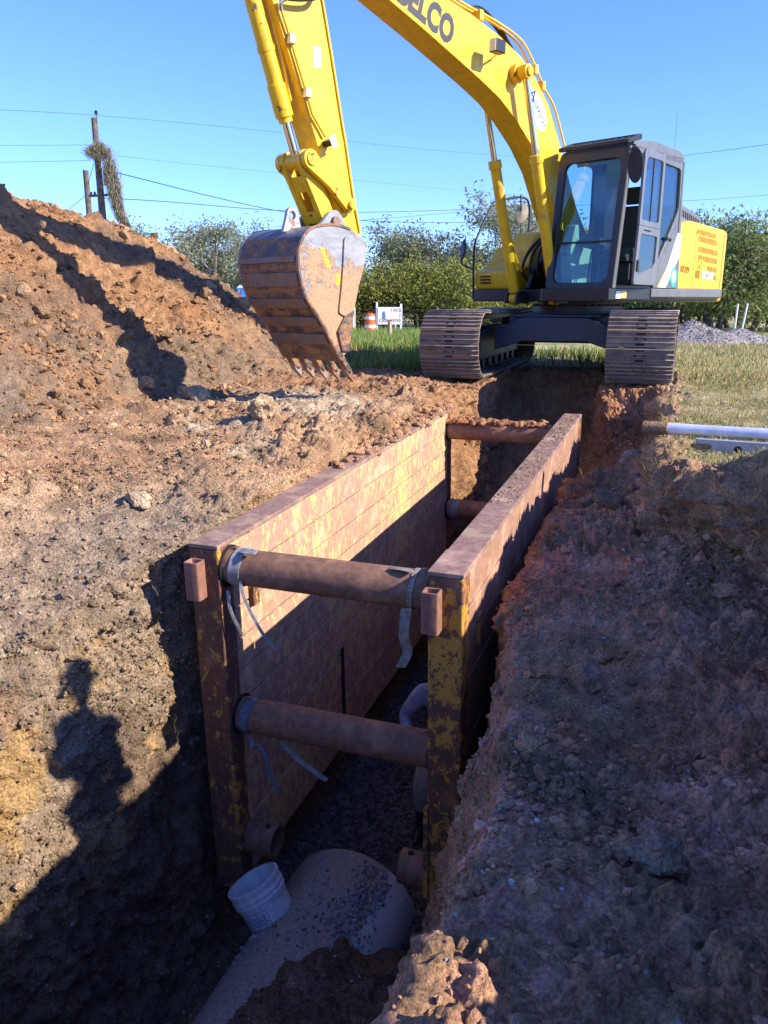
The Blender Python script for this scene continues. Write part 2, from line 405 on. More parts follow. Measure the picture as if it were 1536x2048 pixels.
PZ[:, 18] = np.interp(rows, [-4, 1.12, 1.27, 1.62, 1.78, 4.55, 4.95, 5.25], [.44, .44, .1, .1, .46, .46, .22, 0])  # unseen bank crest, shaped to shade the bench; its dip leaves a lit patch
ci = np.concatenate([k + np.arange(n) / n for k, n in enumerate(SPAN)] + [[len(SPAN)]])
k0 = np.minimum(ci.astype(int), len(SPAN) - 1); fr = ci - k0
TX = PX[:, k0] * (1 - fr) + PX[:, k0 + 1] * fr; TZ = PZ[:, k0] * (1 - fr) + PZ[:, k0 + 1] * fr
for A in (TX, TZ):
    for _ in range(14): A[:, 1:-1] = .25 * A[:, :-2] + .5 * A[:, 1:-1] + .25 * A[:, 2:]
    for _ in range(10): A[1:-1] = .25 * A[:-2] + .5 * A[1:-1] + .25 * A[2:]
NR, NC = TX.shape
TY = np.repeat(rows[:, None], NC, 1)
def gnormals(X, Y, Z):
    P = np.stack([X, Y, Z], -1)
    du = np.gradient(P, axis=0); dv = np.gradient(P, axis=1)
    n = np.cross(dv, du); n /= np.linalg.norm(n, axis=-1, keepdims=True) + 1e-12
    return n
nrm = gnormals(TX, TY, TZ).reshape(-1, 3)
V = np.stack([TX, TY, TZ], -1).reshape(-1, 3)
cidx = np.repeat(ci[None], NR, 0).ravel()
x, y, z = V.T
flat = sstep(.35, .8, nrm[:, 2])
grassy = sstep(17.15, 18.0, cidx + .45 * vnoise(V * 2.3, 17)) * sstep(3.9, 4.5, y)
left = cidx < 8.5
wallL = sstep(3.6, 4.4, cidx) * (1 - sstep(7.5, 8.3, cidx)); wallR = sstep(12, 12.6, cidx) * (1 - sstep(13.6, 14.1, cidx))
edge = np.minimum(np.minimum(sstep(0, .6, cidx), 1 - sstep(20.3, 21, cidx)), np.minimum(sstep(-4, -3.2, y), 1 - sstep(12.7, 13.3, y)))
amp = edge * (1 - .8 * grassy)
bx = sstep(3.7, 4.3, y) * (1 - sstep(9.5, 9.9, y)) * sstep(4.0, 4.8, cidx) * (1 - sstep(13.2, 13.8, cidx))   # beside and under the steel box
amp = amp * (1 - .75 * bx)
big = -np.abs(fbm(V * 3.4, 3, 18)) * .045 * left + fbm(V * .9, 3, 1) * .10 + fbm(V * 2.3, 3, 5) * .055
lump = np.abs(fbm(V * 6.5, 4, 16)) * .05 + clods(V, .30, 11, .4) * (.09 - .05 * (cidx > 13)) + clods(V, .15, 12, .55) * .065 + (clods(V, .075, 13, .6) * .036 + clods(V, .04, 14, .65) * .02) * (1 + .9 * (cidx > 13.6)) + np.abs(fbm(V * 15, 3, 15)) * .028
patch = sstep(-.25, .35, fbm(V * .8, 3, 21))
face = (fbm(V * np.array([5, 5, 2.2]), 4, 31) * .035 - np.abs(vnoise(V * np.array([9, 7, 2.]), 35)) * .02 - np.abs(fbm(V * 4.2, 3, 36)) * .045)
crack = -.05 * sstep(.07, .0, np.abs(fbm(V * np.array([6., 6., 1.3]), 3, 43))) * sstep(.0, .35, fbm(V * .9, 2, 44))
teeth = -.022 * np.abs(np.sin(V[:, 1] * 26 + 3 * vnoise(V * 1.5, 45))) * sstep(.05, .35, fbm(V * .7, 2, 46))
scoop = -.05 * (np.abs(fbm(V * np.array([2.2, 2.6, 2.2]), 2, 41)) < .09)
wl = np.clip(wallL + wallR, 0, 1)
rim_ = sstep(13.5, 13.9, cidx) * (1 - sstep(14.6, 15.4, cidx)) * (y < 4.2)
amp = amp * (1 - .45 * rim_)
crest = sstep(13.6, 14.2, cidx) * (1 - sstep(14.6, 15.2, cidx)) * sstep(1.0, 1.3, y) * (1 - sstep(1.6, 1.85, y))
disp = amp * (big + (1 - wl) * lump * (.35 + .8 * patch) + wl * (face + lump * (.35 + .3 * left) + crack + teeth) + (1 - flat) * scoop * .5) + (fbm(V * 11, 3, 51) * .009 + np.abs(fbm(V * 23, 3, 52)) * .014) * edge * (1 - .6 * bx)
disp = disp + crest * (.03 + .05 * clods(V, .075, 77, .9) + .04 * np.abs(fbm(V * 11, 3, 78)))
ragged = sstep(16.3, 16.9, cidx) * (1 - sstep(17.2, 17.8, cidx)) * sstep(3.4, 4.4, y)   # broken grass edge
disp = disp + ragged * edge * (fbm(V * np.array([4., 4., 1.5]), 4, 61) * .08)
V = V + nrm * disp[:, None]
undertrack = ((np.abs(V[:, 0] + .465) < .44) | (np.abs(V[:, 0] + 2.855) < .44)) & (V[:, 1] > 10.28)
V[:, 2] = np.where(undertrack, np.minimum(V[:, 2], .0), V[:, 2])
inbox = (V[:, 1] > 3.96) & (V[:, 1] < 9.5) & (V[:, 2] > -2.95)
V[:, 0] = np.where(inbox & left, np.minimum(V[:, 0], -2.70), V[:, 0])
V[:, 0] = np.where(inbox & (cidx > 11.5), np.maximum(V[:, 0], -.965), V[:, 0])
# colour of the earth by layer and place
x, y, z = V.T
def lay(c): return np.array(c)[None]
n1 = fbm(V * .7, 4, 71); n2 = fbm(V * 2.1, 4, 75); n3 = fbm(V * 5, 3, 79)
colr = np.repeat(lay((.40, .235, .125)), len(V), 0)
def over(c, m):
    global colr
    m = np.clip(m, 0, 1)[:, None]; colr = colr * (1 - m) + lay(c) * m
over((.49, .31, .17), sstep(-.1, .5, n2))
over((.24, .15, .085), sstep(.05, .55, -n2))
over((.49, .365, .235), sstep(.05, .35, n1 + .25 * n3) * left * sstep(1.2, 2.2, cidx) * (1 - sstep(3.2, 4, cidx)))
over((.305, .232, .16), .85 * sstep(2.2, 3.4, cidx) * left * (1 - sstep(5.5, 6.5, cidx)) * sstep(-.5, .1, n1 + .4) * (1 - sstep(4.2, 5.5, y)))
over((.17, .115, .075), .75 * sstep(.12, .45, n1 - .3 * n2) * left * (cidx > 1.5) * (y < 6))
over((.42, .27, .12), sstep(.1, .4, n2) * sstep(4, 5, cidx) * left * (1 - sstep(4.5, 5.5, y)))
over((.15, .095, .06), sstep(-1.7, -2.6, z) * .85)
over((.54, .22, .11), sstep(.0, .4, n1 + n3 * .4) * (cidx > 12) * (cidx < 16) * .8)
over((.62, .31, .20), .9 * ((cidx > 13.6) & (cidx < 16.6)) * sstep(-.2, .4, n2))  # reddish bench earth, lightened to make up for weak fill light in shade
over((.40, .17, .07), sstep(13.2, 13.7, cidx) * (1 - sstep(14.3, 15, cidx)) * sstep(5.5, 8, y) * .8)
over((.38, .19, .09), sstep(8.3, 9.3, y) * .6 * (cidx < 17))
over((.42, .36, .2), grassy)
colr = np.clip(colr * (1 + .12 * n3[:, None]), .02, 1)
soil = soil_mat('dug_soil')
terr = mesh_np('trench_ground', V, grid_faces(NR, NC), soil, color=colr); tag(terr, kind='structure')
colr0 = colr
TV, TN = V, gnormals(*[V[:, i].reshape(NR, NC) for i in range(3)]).reshape(-1, 3)

# ------------------------------------------------------------------ wide field around the dig
def gz(yy): return -.65 * sstep(13, 47, np.asarray(yy, float))
gx = [-700, -250, -100, -50, -28, -16, -10, -6.6, -3, 0, 3.2, 6, 10, 16, 28, 50, 100, 250, 700]
gy = [-300, -60, -20, -4, 0, 4, 8, 11.2, 13.4, 15, 18, 21, 24, 28, 32, 36, 40, 44, 48, 60, 90, 150, 400, 1500]
VV = [(a, b, float(gz(b))) for b in gy for a in gx]; QQ = []
for j in range(len(gy) - 1):
    for i in range(len(gx) - 1):
        if gx[i] >= -6.61 and gx[i + 1] <= 3.21 and gy[j] >= -4.01 and gy[j + 1] <= 13.41: continue
        a = j * len(gx) + i; QQ.append((a, a + 1, a + len(gx) + 1, a + len(gx)))
def field_mat():
    m, nt, b = new_mat('field'); v = coord(nt)
    a = noise(nt, v, .22, 5); f = noise(nt, v, 3.5, 6, .7); g = noise(nt, v, 40, 4)
    c = mixc(nt, ramp(nt, mathn(nt, 'ADD', a, mathn(nt, 'MULTIPLY', mathn(nt, 'SUBTRACT', f, .5), .5)), .42, .62), (.46, .39, .21), (.20, .24, .075))
    c = mixc(nt, 1., c, mixc(nt, ramp(nt, g, .3, .7), (.65,) * 3, (1.3,) * 3), 'MULTIPLY')
    setc(nt, b, c); b.inputs['Roughness'].default_value = 1; b.inputs['Specular IOR Level'].default_value = .1
    bumpn(nt, b, g, .5, .04); return m
fieldm = field_mat()
gr = mesh_np('ground', VV, QQ, fieldm); tag(gr, kind='structure')

# ------------------------------------------------------------------ spoil heap
hx = np.linspace(-11.5, -4.5, 360); hy = np.linspace(2.8, 16.2, 640)
HX, HY = np.meshgrid(hx, hy)
Hc = np.interp(HY, [2.4, 4, 5.5, 7, 7.9, 8.3, 9.5, 10.7, 11.7, 12.6, 13.4, 14.4, 15.4, 16.4], [0, 1.1, 2.1, 2.75, 2.85, 2.6, 2.46, 2.32, 2.06, 1.68, 1.2, .6, .1, -.2])
P2 = np.stack([HX, HY, 0 * HX], -1).reshape(-1, 3)
xc = -8.1 + .35 * fbm(P2 * np.array([0, .45, 0]), 2, 91).reshape(HX.shape)
u = np.where(HX > xc, (HX - xc) / (2.95 - .45 * np.exp(-((HY - 8.) / 1.1) ** 2)), (xc - HX) / 3.6)
prof = 1 - u + .10 * np.exp(-(u / .12) ** 2) * -1
toe = np.clip(prof, -.15, 1)
HZ = Hc * toe + .10 * fbm(P2 * .8, 3, 95).reshape(HX.shape) * sstep(-.1, .15, Hc * toe)
HZ = np.where(Hc <= 0, -.3, HZ) - .04
nh = gnormals(HX, HY, HZ).reshape(-1, 3); HV = np.stack([HX, HY, HZ], -1).reshape(-1, 3)
pz = sstep(-.3, .4, fbm(HV * .7, 3, 97))
dh = fbm(HV * 2.2, 4, 101) * .09 + (clods(HV, .42, 102, .3) * .16 + clods(HV, .2, 103, .5) * .12 + clods(HV, .1, 104, .6) * .065 + clods(HV, .055, 105, .65) * .028) * (.3 + .9 * pz) + np.abs(fbm(HV * 9, 3, 106)) * .03 + fbm(HV * 20, 2, 107) * .01
HV = HV + nh * dh[:, None]
hn1 = fbm(HV * .55, 4, 111); hn2 = fbm(HV * 2.4, 4, 115)
colr = np.repeat(lay((.345, .185, .09)), len(HV), 0)
over((.42, .245, .12), sstep(-.1, .5, hn2)); over((.2, .13, .085), sstep(-.05, .35, hn1) * .85)
over((.22, .17, .12), sstep(-6.5, -5.4, HV[:, 0]) * sstep(-.4, .3, hn1 + .2) * .8); over((.44, .2, .08), sstep(.15, .55, -hn1) * .6)
keep = grid_faces(len(hy), len(hx)); kz = HV[:, 2][keep].max(1) > -.12; keep = keep[kz]
heap = mesh_np('dirt_heap', HV, keep, soil, color=colr)
tag(heap, 'long steep heap of loose orange brown earth left of the trench', 'dirt heap')
HN = gnormals(*[HV[:, i].reshape(HX.shape) for i in range(3)]).reshape(-1, 3)

# ------------------------------------------------------------------ loose stones and clods
def ico(sub):
    bm = bmesh.new(); bmesh.ops.create_icosphere(bm, subdivisions=sub, radius=1)
    v = np.array([q.co[:] for q in bm.verts]); f = np.array([[q.index for q in t.verts] for t in bm.faces]); bm.free(); return v, f
ICO = {1: ico(1), 2: ico(2), 3: ico(4)}
def rocks(name, P, size, cols, mat, sub=1, seed=0, squash=(.55, .95), rough=.35, parent=None):
    rg = np.random.default_rng(seed); v, f = ICO[sub]; n = len(P)
    d = np.repeat(v[None], n, 0)
    off = rg.uniform(0, 900, (n, 1, 3))
    k = np.full((n, len(v)), 1.25)
    for _ in range(11):                                    # break each lump along flat faces
        q = rg.normal(0, 1, (n, 3)); q /= np.linalg.norm(q, axis=1, keepdims=True)
        dt = np.einsum('vk,nk->nv', v, q); k = np.minimum(k, rg.uniform(.62, 1.0, (n, 1)) / np.maximum(dt, .05))
    k = k[:, :, None] * (1 + rough * .5 * fbm((d * 1.6 + off).reshape(-1, 3), 2, seed)).reshape(n, len(v), 1)
    if sub >= 3: k = k * (1 + .16 * np.abs(fbm((d * 5 + off).reshape(-1, 3), 3, seed + 5))).reshape(n, len(v), 1)
    d = d * k * rg.uniform(.7, 1.25, (n, 1, 3)); d[:, :, 2] *= rg.uniform(*squash, (n, 1))
    a = rg.uniform(0, 2 * PI, n); c, s_ = np.cos(a)[:, None], np.sin(a)[:, None]
    t = rg.normal(0, .35, n); ct, st = np.cos(t)[:, None], np.sin(t)[:, None]
    X = d[..., 0]; Z = d[..., 2]; d = np.stack([X * ct + Z * st, d[..., 1], -X * st + Z * ct], -1)
    d = np.stack([d[..., 0] * c - d[..., 1] * s_, d[..., 0] * s_ + d[..., 1] * c, d[..., 2]], -1)
    d = d * np.asarray(size)[:, None, None] + np.asarray(P)[:, None]
    F = (f[None] + (np.arange(n) * len(v))[:, None, None]).reshape(-1, 3)
    return mesh_np(name, d.reshape(-1, 3), F, mat, parent, smooth=False, color=np.repeat(np.asarray(cols), len(v), 0))
rg = np.random.default_rng(3)
clod_mat = soil_mat('clod_soil', specks=False, bump=.7)
def scatter(Vs, Ns, w, n, smin, smax, power=2.2):
    i = rg.choice(len(Vs), n, p=w / w.sum())
    s = smin * (1 - rg.random(n) * (1 - (smin / smax) ** power)) ** (-1 / power)
    return i, Vs[i] + Ns[i] * (s * rg.uniform(-.1, .45, n))[:, None] + rg.normal(0, .006, (n, 3)), s
dA = np.linalg.norm(np.cross(np.gradient(np.stack([TX, TY, TZ], -1), axis=0), np.gradient(np.stack([TX, TY, TZ], -1), axis=1)), axis=-1).ravel()
pt = sstep(-.15, .35, fbm(TV * 1.1, 3, 121))
w = dA * np.clip(TN[:, 2], 0, 1) ** 1.5 * (.12 + pt) * (1 - .93 * grassy) * (TV[:, 1] > .6) * (1 - .7 * bx) * (TV[:, 0] < 1.2) * (TV[:, 0] > -6)
w = w * np.where((cidx > 13.5) & (cidx < 16.6), 4., 1)
i, P, s = scatter(TV, TN, w, 42000, .005, .036, 1.9)
tag(rocks('soil_clods', P, s, np.clip(colr0[i] * rg.uniform(.7, 1.3, (len(i), 1)) * (1 + rg.normal(0, .05, (len(i), 3))), .02, .9), clod_mat, 1, 5), kind='stuff')
i, P, s = scatter(TV, TN, w, 230, .035, .065, 2.8)
tag(rocks('soil_lumps', P, s * .9, colr0[i] * rg.uniform(.75, 1.3, (len(i), 1)), clod_mat, 3, 6), kind='stuff')
i, P, s = scatter(TV, TN, w, 900, .006, .014, 2)
tag(rocks('pale_pebbles', P, s, np.array([.5, .47, .43])[None] * rg.uniform(.7, 1.2, (len(i), 1)), clod_mat, 1, 7), kind='stuff')
wL = dA * left * (cidx > 2.2) * (cidx < 6) * (TV[:, 1] > 1.5) * (TV[:, 1] < 6) * (.25 + sstep(-.1, .3, fbm(TV * 1.6, 3, 125)))
i, P, s = scatter(TV, TN, wL, 14000, .005, .03, 2.0)
tag(rocks('bank_crumbs', P, s, np.clip(colr0[i] * rg.uniform(.65, 1.35, (len(i), 1)), .02, .9), clod_mat, 1, 10), kind='stuff')
wh = np.clip(HN[:, 2], 0, 1) * (.1 + sstep(-.2, .4, fbm(HV * .9, 3, 131))) * (HV[:, 2] > -.05) * (HV[:, 0] > -9.5)
i, P, s = scatter(HV, HN, wh, 17000, .010, .07, 1.9)
tag(rocks('heap_clods', P, s, np.array([.37, .205, .10])[None] * rg.uniform(.55, 1.25, (len(i), 1)), clod_mat, 1, 8), kind='stuff')
i, P, s = scatter(HV, HN, wh, 150, .06, .14, 2.8)
tag(rocks('heap_lumps', P, s, np.array([.40, .25, .14])[None] * rg.uniform(.6, 1.25, (len(i), 1)), clod_mat, 3, 9), kind='stuff')

def near(px, py):
    """highest ground vertex near (x, y)"""
    d = (TV[:, 0] - px) ** 2 + (TV[:, 1] - py) ** 2; m = d < .03 ** 2
    return float(TV[m, 2].max()) if m.any() else float(TV[np.argmin(d), 2])
for k, (px, py, sz, lab, tint) in enumerate([
    (-3.35, 4.35, .085, 'pale rounded clod lying alone on the left bank near the box corner', (.47, .36, .23)),
    (-3.5, 6.4, .13, 'big pale topped clod on the loose earth left of the steel box', (.45, .31, .18)),
    (-5.0, 7.6, .17, 'light tan boulder of earth at the foot of the dirt heap', (.46, .33, .2)),
    (-.35, 5.6, .09, 'dark angular clod on the right bench beside the steel panel', (.2, .13, .09)),
    (-.28, 3.35, .09, 'flat reddish brown clod in the middle of the shaded right bench', (.34, .2, .13)),
    (.05, 2.2, .075, 'rounded brown clod on the shaded bench at the lower right', (.3, .2, .13)),
    (-.22, 6.6, .1, 'grey block of earth fallen at the foot of the grass ledge', (.26, .2, .15)),
    (-.35, 8.0, .09, 'pale grey clod on the bench near the far end of the panel', (.36, .27, .2))]):
    o = rocks('dirt_clod', [(px, py, near(px, py) + sz * .25)], [sz], [tint], clod_mat, 3, 40 + k, (.75, 1.), .6)
    tag(o, lab, 'clod', 'big clods of earth')

# ------------------------------------------------------------------ gravel bed in the trench box, gravel on the pipe
gravel_m = soil_mat('gravel_stone', specks=False, bump=.3)
rx = np.linspace(-2.6, -1.1, 150); ry = np.linspace(4.15, 9.3, 420); GX, GY = np.meshgrid(rx, ry)
Pg = np.stack([GX, GY, 0 * GX], -1).reshape(-1, 3)
Pg[:, 2] = -3.17 + .05 * fbm(Pg * 1.3, 3, 141) + clods(Pg, .045, 142, .95) * .016 + clods(Pg, .028, 143, .95) * .01
cg, rr = worley(Pg / .035, 144)
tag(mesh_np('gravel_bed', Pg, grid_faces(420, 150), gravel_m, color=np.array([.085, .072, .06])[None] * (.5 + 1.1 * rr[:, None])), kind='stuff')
i = rg.integers(0, len(Pg), 4500)
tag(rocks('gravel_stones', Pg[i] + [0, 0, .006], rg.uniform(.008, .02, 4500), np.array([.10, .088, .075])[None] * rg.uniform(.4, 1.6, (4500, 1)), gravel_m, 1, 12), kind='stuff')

# ------------------------------------------------------------------ grass
def grass(name, P, h, wd, lean, cols, seed=0, kind='stuff'):
    g = np.random.default_rng(seed); n = len(P); a = g.uniform(0, 2 * PI, n)
    d = np.stack([np.cos(a), np.sin(a), 0 * a], -1); b = g.uniform(0, 2 * PI, n); sd = np.stack([np.cos(b), np.sin(b), 0 * b], -1) * np.asarray(wd)[:, None]
    h = np.asarray(h)[:, None]; ln = np.asarray(lean)[:, None]; up = np.array([0, 0, 1.])
    q0 = np.asarray(P); q1 = q0 + h * .55 * (up * np.sqrt(np.clip(1 - (ln * .6) ** 2, .02, 1)) + d * ln * .6); q2 = q1 + h * .5 * (up * (1 - ln * 1.15) + d * ln)
    VV = np.stack([q0 - sd, q0 + sd, q1 + sd * .8, q1 - sd * .8, q2 + sd * .12, q2 - sd * .12], 1).reshape(-1, 3)
    o = np.arange(n)[:, None] * 6
    Q = np.concatenate([o + [0, 1, 2, 3], o + [3, 2, 4, 5]])
    return mesh_np(name, VV, Q, grass_m, color=np.repeat(cols, 6, 0))
grass_m = leaf_mat('grass_blade', trans=.3)
def gcol(n, straw, g):
    t = g.random(n)[:, None] < straw
    c = np.where(t, np.array([.42, .34, .15])[None], np.array([.13, .21, .04])[None])
    return np.clip(c * g.uniform(.65, 1.3, (n, 1)) * (1 + g.normal(0, .08, (n, 3))), .01, 1)
g = np.random.default_rng(5)
wgt = dA * grassy * (TV[:, 0] < 3) * np.where(TV[:, 1] > 4, 1, 0) / np.maximum(TV[:, 1], 4) ** .8
i = g.choice(len(TV), 52000, p=wgt / wgt.sum())
Pn = TV[i] + g.normal(0, .01, (len(i), 3)) * [1, 1, 0]
gp = sstep(-.1, .3, fbm(Pn * 1.4, 3, 151))
ng = len(i)
strawm = np.where(g.random(ng) < .55 + .4 * (1 - gp), 1, 0)[:, None]
cols = np.where(strawm, np.array([.46, .37, .17])[None], np.array([.14, .22, .05])[None]) * g.uniform(.6, 1.3, (ng, 1))
tag(grass('mown_grass', Pn, g.uniform(.02, .065, ng) * (.7 + .7 * gp), g.uniform(.0015, .0035, ng), np.clip(g.uniform(.3, 1.0, ng), 0, .86), cols, 1), kind='stuff')
def field_pts(n, x0, x1, y0, y1, pw=1.):
    yy = y0 + (y1 - y0) * g.random(n) ** pw; xx = g.uniform(x0, x1, n); return np.c_[xx, yy, gz(yy) - .005]
P1 = field_pts(26000, -1.5, 9, 10.8, 26, 1.3); P1 = P1[~((P1[:, 0] < .0) & (P1[:, 1] < 13.6))]
t1 = sstep(-.2, .35, fbm(P1 * .6, 3, 161))[:, None]
c1 = np.where(g.random((len(P1), 1)) < .5 + .45 * (1 - t1), np.array([.45, .37, .18])[None], np.array([.15, .22, .05])[None]) * g.uniform(.65, 1.25, (len(P1), 1))
tag(grass('field_grass', P1, g.uniform(.05, .16, len(P1)), g.uniform(.004, .009, len(P1)), np.clip(g.uniform(.3, 1, len(P1)), 0, .8), c1, 2), kind='stuff')
# tall rank grass beyond the bucket and round the excavator
n = 30000; yy = 11.3 + 30 * g.random(n) ** 1.5; xx = -.364 * yy + g.normal(0, 1, n) * 1.0 + g.uniform(-1.2, 1.6, n)
k = (xx > -7.2 - .35 * (yy - 11)) & ~((np.abs(xx + 1.66) < 1.75) & (yy < 15)) ; xx, yy = xx[k], yy[k]; n = len(xx)
P2g = np.c_[xx, yy, gz(yy) - .01]; t2 = sstep(-.3, .4, fbm(P2g * .8, 3, 171))
c2 = np.where(g.random((n, 1)) < .2 + .25 * (1 - t2[:, None]), np.array([.42, .38, .16])[None], np.array([.16, .27, .05])[None]) * g.uniform(.6, 1.3, (n, 1))
tag(grass('tall_grass', P2g, g.uniform(.12, .38, n) * (.6 + .7 * t2), g.uniform(.004, .01, n), np.clip(g.uniform(.1, .8, n), 0, .8), c2, 3), kind='stuff')
n = 1500; xx = g.uniform(-2.6, -.2, n); yy = g.uniform(13.5, 18, n)
tag(grass('weeds_under_machine', np.c_[xx, yy, gz(yy)], g.uniform(.1, .3, n), g.uniform(.004, .009, n), np.clip(g.uniform(.2, .9, n), 0, .8), gcol(n, .35, g), 4), kind='stuff')
# weeds and roots hanging over the cut edge and lying on the bench
we = dA * ((cidx > 16.6) & (cidx < 17.8) & (TV[:, 1] > 3.7) & (TV[:, 1] < 9)) * sstep(-.1, .3, fbm(TV * 1.5, 2, 181))
i = g.choice(len(TV), 700, p=we / we.sum())
tag(grass('edge_weeds', TV[i], g.uniform(.05, .16, 700), g.uniform(.0015, .0025, 700), g.uniform(.6, .97, 700), gcol(700, .6, g), 6), kind='stuff')
we = dA * ((cidx > 13.8) & (cidx < 16.5) & (TV[:, 1] > 1.4) & (TV[:, 1] < 8) & ((TV[:, 0] > -.15) | (TV[:, 1] > 2.4))) * sstep(.0, .5, fbm(TV * 1.3, 2, 183))
i = g.choice(len(TV), 420, p=we / we.sum())
tag(grass('bench_straw', TV[i] + [0, 0, .012], g.uniform(.06, .25, 420), g.uniform(.0012, .0025, 420), g.uniform(.86, .99, 420), gcol(420, .55, g) * .9, 7), kind='stuff')
# ------------------------------------------------------------------ trench box
def rust_yellow(name, yel=.5, scale=7, rust=(.20, .095, .055), rust2=(.11, .05, .035), yellow=(.62, .36, .06), stretch=(1, 1, .6), soft=.05, mud=None):
    m, nt, b = new_mat(name); v = coord(nt); vs = coord(nt, stretch)
    f = noise(nt, vs, scale, 10, .72); f2 = noise(nt, v, 1.3, 4); fine = noise(nt, v, 60, 6, .7); g = noise(nt, v, 22, 6, .7)
    sel = mathn(nt, 'ADD', mathn(nt, 'MULTIPLY', f, .75), mathn(nt, 'ADD', mathn(nt, 'MULTIPLY', f2, .3), mathn(nt, 'MULTIPLY', fine, .16)))
    c = mixc(nt, ramp(nt, g, .3, .7), rust2, rust)
    c = mixc(nt, ramp(nt, noise(nt, v, 5, 6), .5, .75), c, tuple(min(1, q * 1.5) for q in rust))
    yc = mixc(nt, ramp(nt, fine, .35, .65), tuple(q * .75 for q in yellow), yellow)
    mk = ramp(nt, sel, 1.06 - yel, 1.06 - yel + soft)
    c = mixc(nt, mk, c, yc)
    if mud: c = mixc(nt, ramp(nt, noise(nt, v, 3.2, 7, .65), mud[0], mud[0] + .12), c, mud[1])
    sc_ = noise(nt, coord(nt, (3, .5, 9)), 9, 5, .7); c = mixc(nt, mathn(nt, 'MULTIPLY', ramp(nt, sc_, .60, .66), .55), c, rust2); c = mixc(nt, mathn(nt, 'MULTIPLY', ramp(nt, noise(nt, coord(nt, (9, 9, .8)), 4, 5, .7), .58, .72), .45), c, rust2)
    dent = noise(nt, v, 2.6, 3)
    setc(nt, b, c); b.inputs['Roughness'].default_value = .72; b.inputs['Specular IOR Level'].default_value = .3
    bumpn(nt, b, mathn(nt, 'ADD', mathn(nt, 'MULTIPLY', mk, .5), mathn(nt, 'ADD', mathn(nt, 'MULTIPLY', g, .8), mathn(nt, 'MULTIPLY', dent, 4.))), .4, .009); return m
postl_m = rust_yellow('rusty_post', .425, 15, (.17, .075, .045), (.085, .04, .03), (.50, .27, .05), (1, 1, .7), .04)
post_m = rust_yellow('rusty_yellow_post', .46, 15, (.17, .075, .045), (.085, .04, .03), (.54, .28, .045), (1, 1, .7), .04)
wall_m = rust_yellow('rusty_yellow_panel', .46, 15, (.43, .265, .18), (.31, .19, .13), (.67, .47, .19), (1, 1.2, .6), .06)
wallr_m = rust_yellow('rusty_panel', .38, 8, (.37, .215, .145), (.25, .14, .095), (.6, .42, .2), (1, .5, 1.2), .14)
cap_m = rust_yellow('rusty_cap', .27, 11, (.30, .185, .14), (.17, .10, .08), (.5, .34, .17), (1, 1, 1), .1, (.5, (.33, .23, .15)))
bracket_m = rust_yellow('rusty_bracket', .33, 14, (.27, .135, .095), (.17, .085, .06), (.6, .36, .1), (1, 1, .7), .06)
pipe_m = rust_yellow('rusty_spreader', .17, 8, (.24, .125, .075), (.13, .07, .045), (.32, .22, .16), (1, 1, 1), .10)
farpipe_m = rust_yellow('muddy_spreader', .17, 8, (.3, .15, .09), (.19, .09, .055), (.34, .25, .2), (1, 1, 1), .12, (.5, (.36, .18, .09)))
dark_hole = plain('dark_hollow', (.012, .009, .008), .95)
box = thing('trench_box', 'rusty yellow steel trench shield of two planked walls held apart by round struts', 'trench box', (-2.69, 4.02, -2.87), (.034, 0, 0))
BW, BL, BH, PT = 1.71, 5.28, 2.5, .2
for side in (0, 1):
    x0 = 0 if side == 0 else BW - PT; x1 = x0 + PT
    mb = MB(); nz = 11; zz = np.linspace(.04, 2.468, nz + 1)
    for k in range(nz):
        e = .006
        mb.box(x0 + .008 + .002 * (k % 2), x1 - .008 - .002 * ((k + 1) % 2), .16, BL - .16, zz[k] + e, zz[k + 1] - e)
    mb.box(x0 + .03, x1 - .03, .162, BL - .162, .05, 2.4)
    pan = mb.build('wall_panel', wall_m if side == 0 else wallr_m, box, bevel=.006)
    mb = MB(); mb.box(x0 + .001, x1 - .001, .385, BL - .002, 2.47, 2.5)
    mb.box(x0 - .003, x1 + .003, -.002, .375, 2.478, 2.506)
    cp = mb.build('top_cap', cap_m, box, bevel=.006)
    for yy in (0, BL - .16):
        mb = MB(); mb.box(x0, x1, yy, yy + .158, 0, 2.476)
        po = mb.build('post', post_m if side else postl_m, box, bevel=.012, seg=3)
        if yy == 0:
            # vertical flange on the inner edge, and the square bracket tube near the top
            fx = x1 - .012 if side == 0 else x0 - .02
            MB().box(fx, fx + .032, -.012, .03, .35, 1.0).build('flange', post_m, po, bevel=.004)
            bx0 = x0 + .015 if side == 0 else x0 - .012
            o_, i_ = rrect(bx0, bx0 + .098, -.094, -.003, .012, 3), rrect(bx0 + .014, bx0 + .084, -.08, -.017, .006, 3)
            mb = MB(); mb.ring(o_, i_, 2.17, 2.415, 'z'); mb.box(bx0 + .012, bx0 + .086, -.082, -.015, 2.3, 2.31)
            mb.build('bracket', bracket_m, po, bevel=.006)
    # welded lug and worn slot on the walls
    if side == 0:
        MB().box(x1 - .004, x1 + .03, .34, .42, 1.98, 2.13).build('lug', post_m, pan, bevel=.004)
        MB().box(x1 - .02, x1 - .0035, 1.80, 1.86, .32, .98).build('slot', dark_hole, pan)
    else:
        MB().box(x1 - .012, x1 + .012, .36, .45, 1.93, 2.12).build('lug', post_m, pan, bevel=.004)
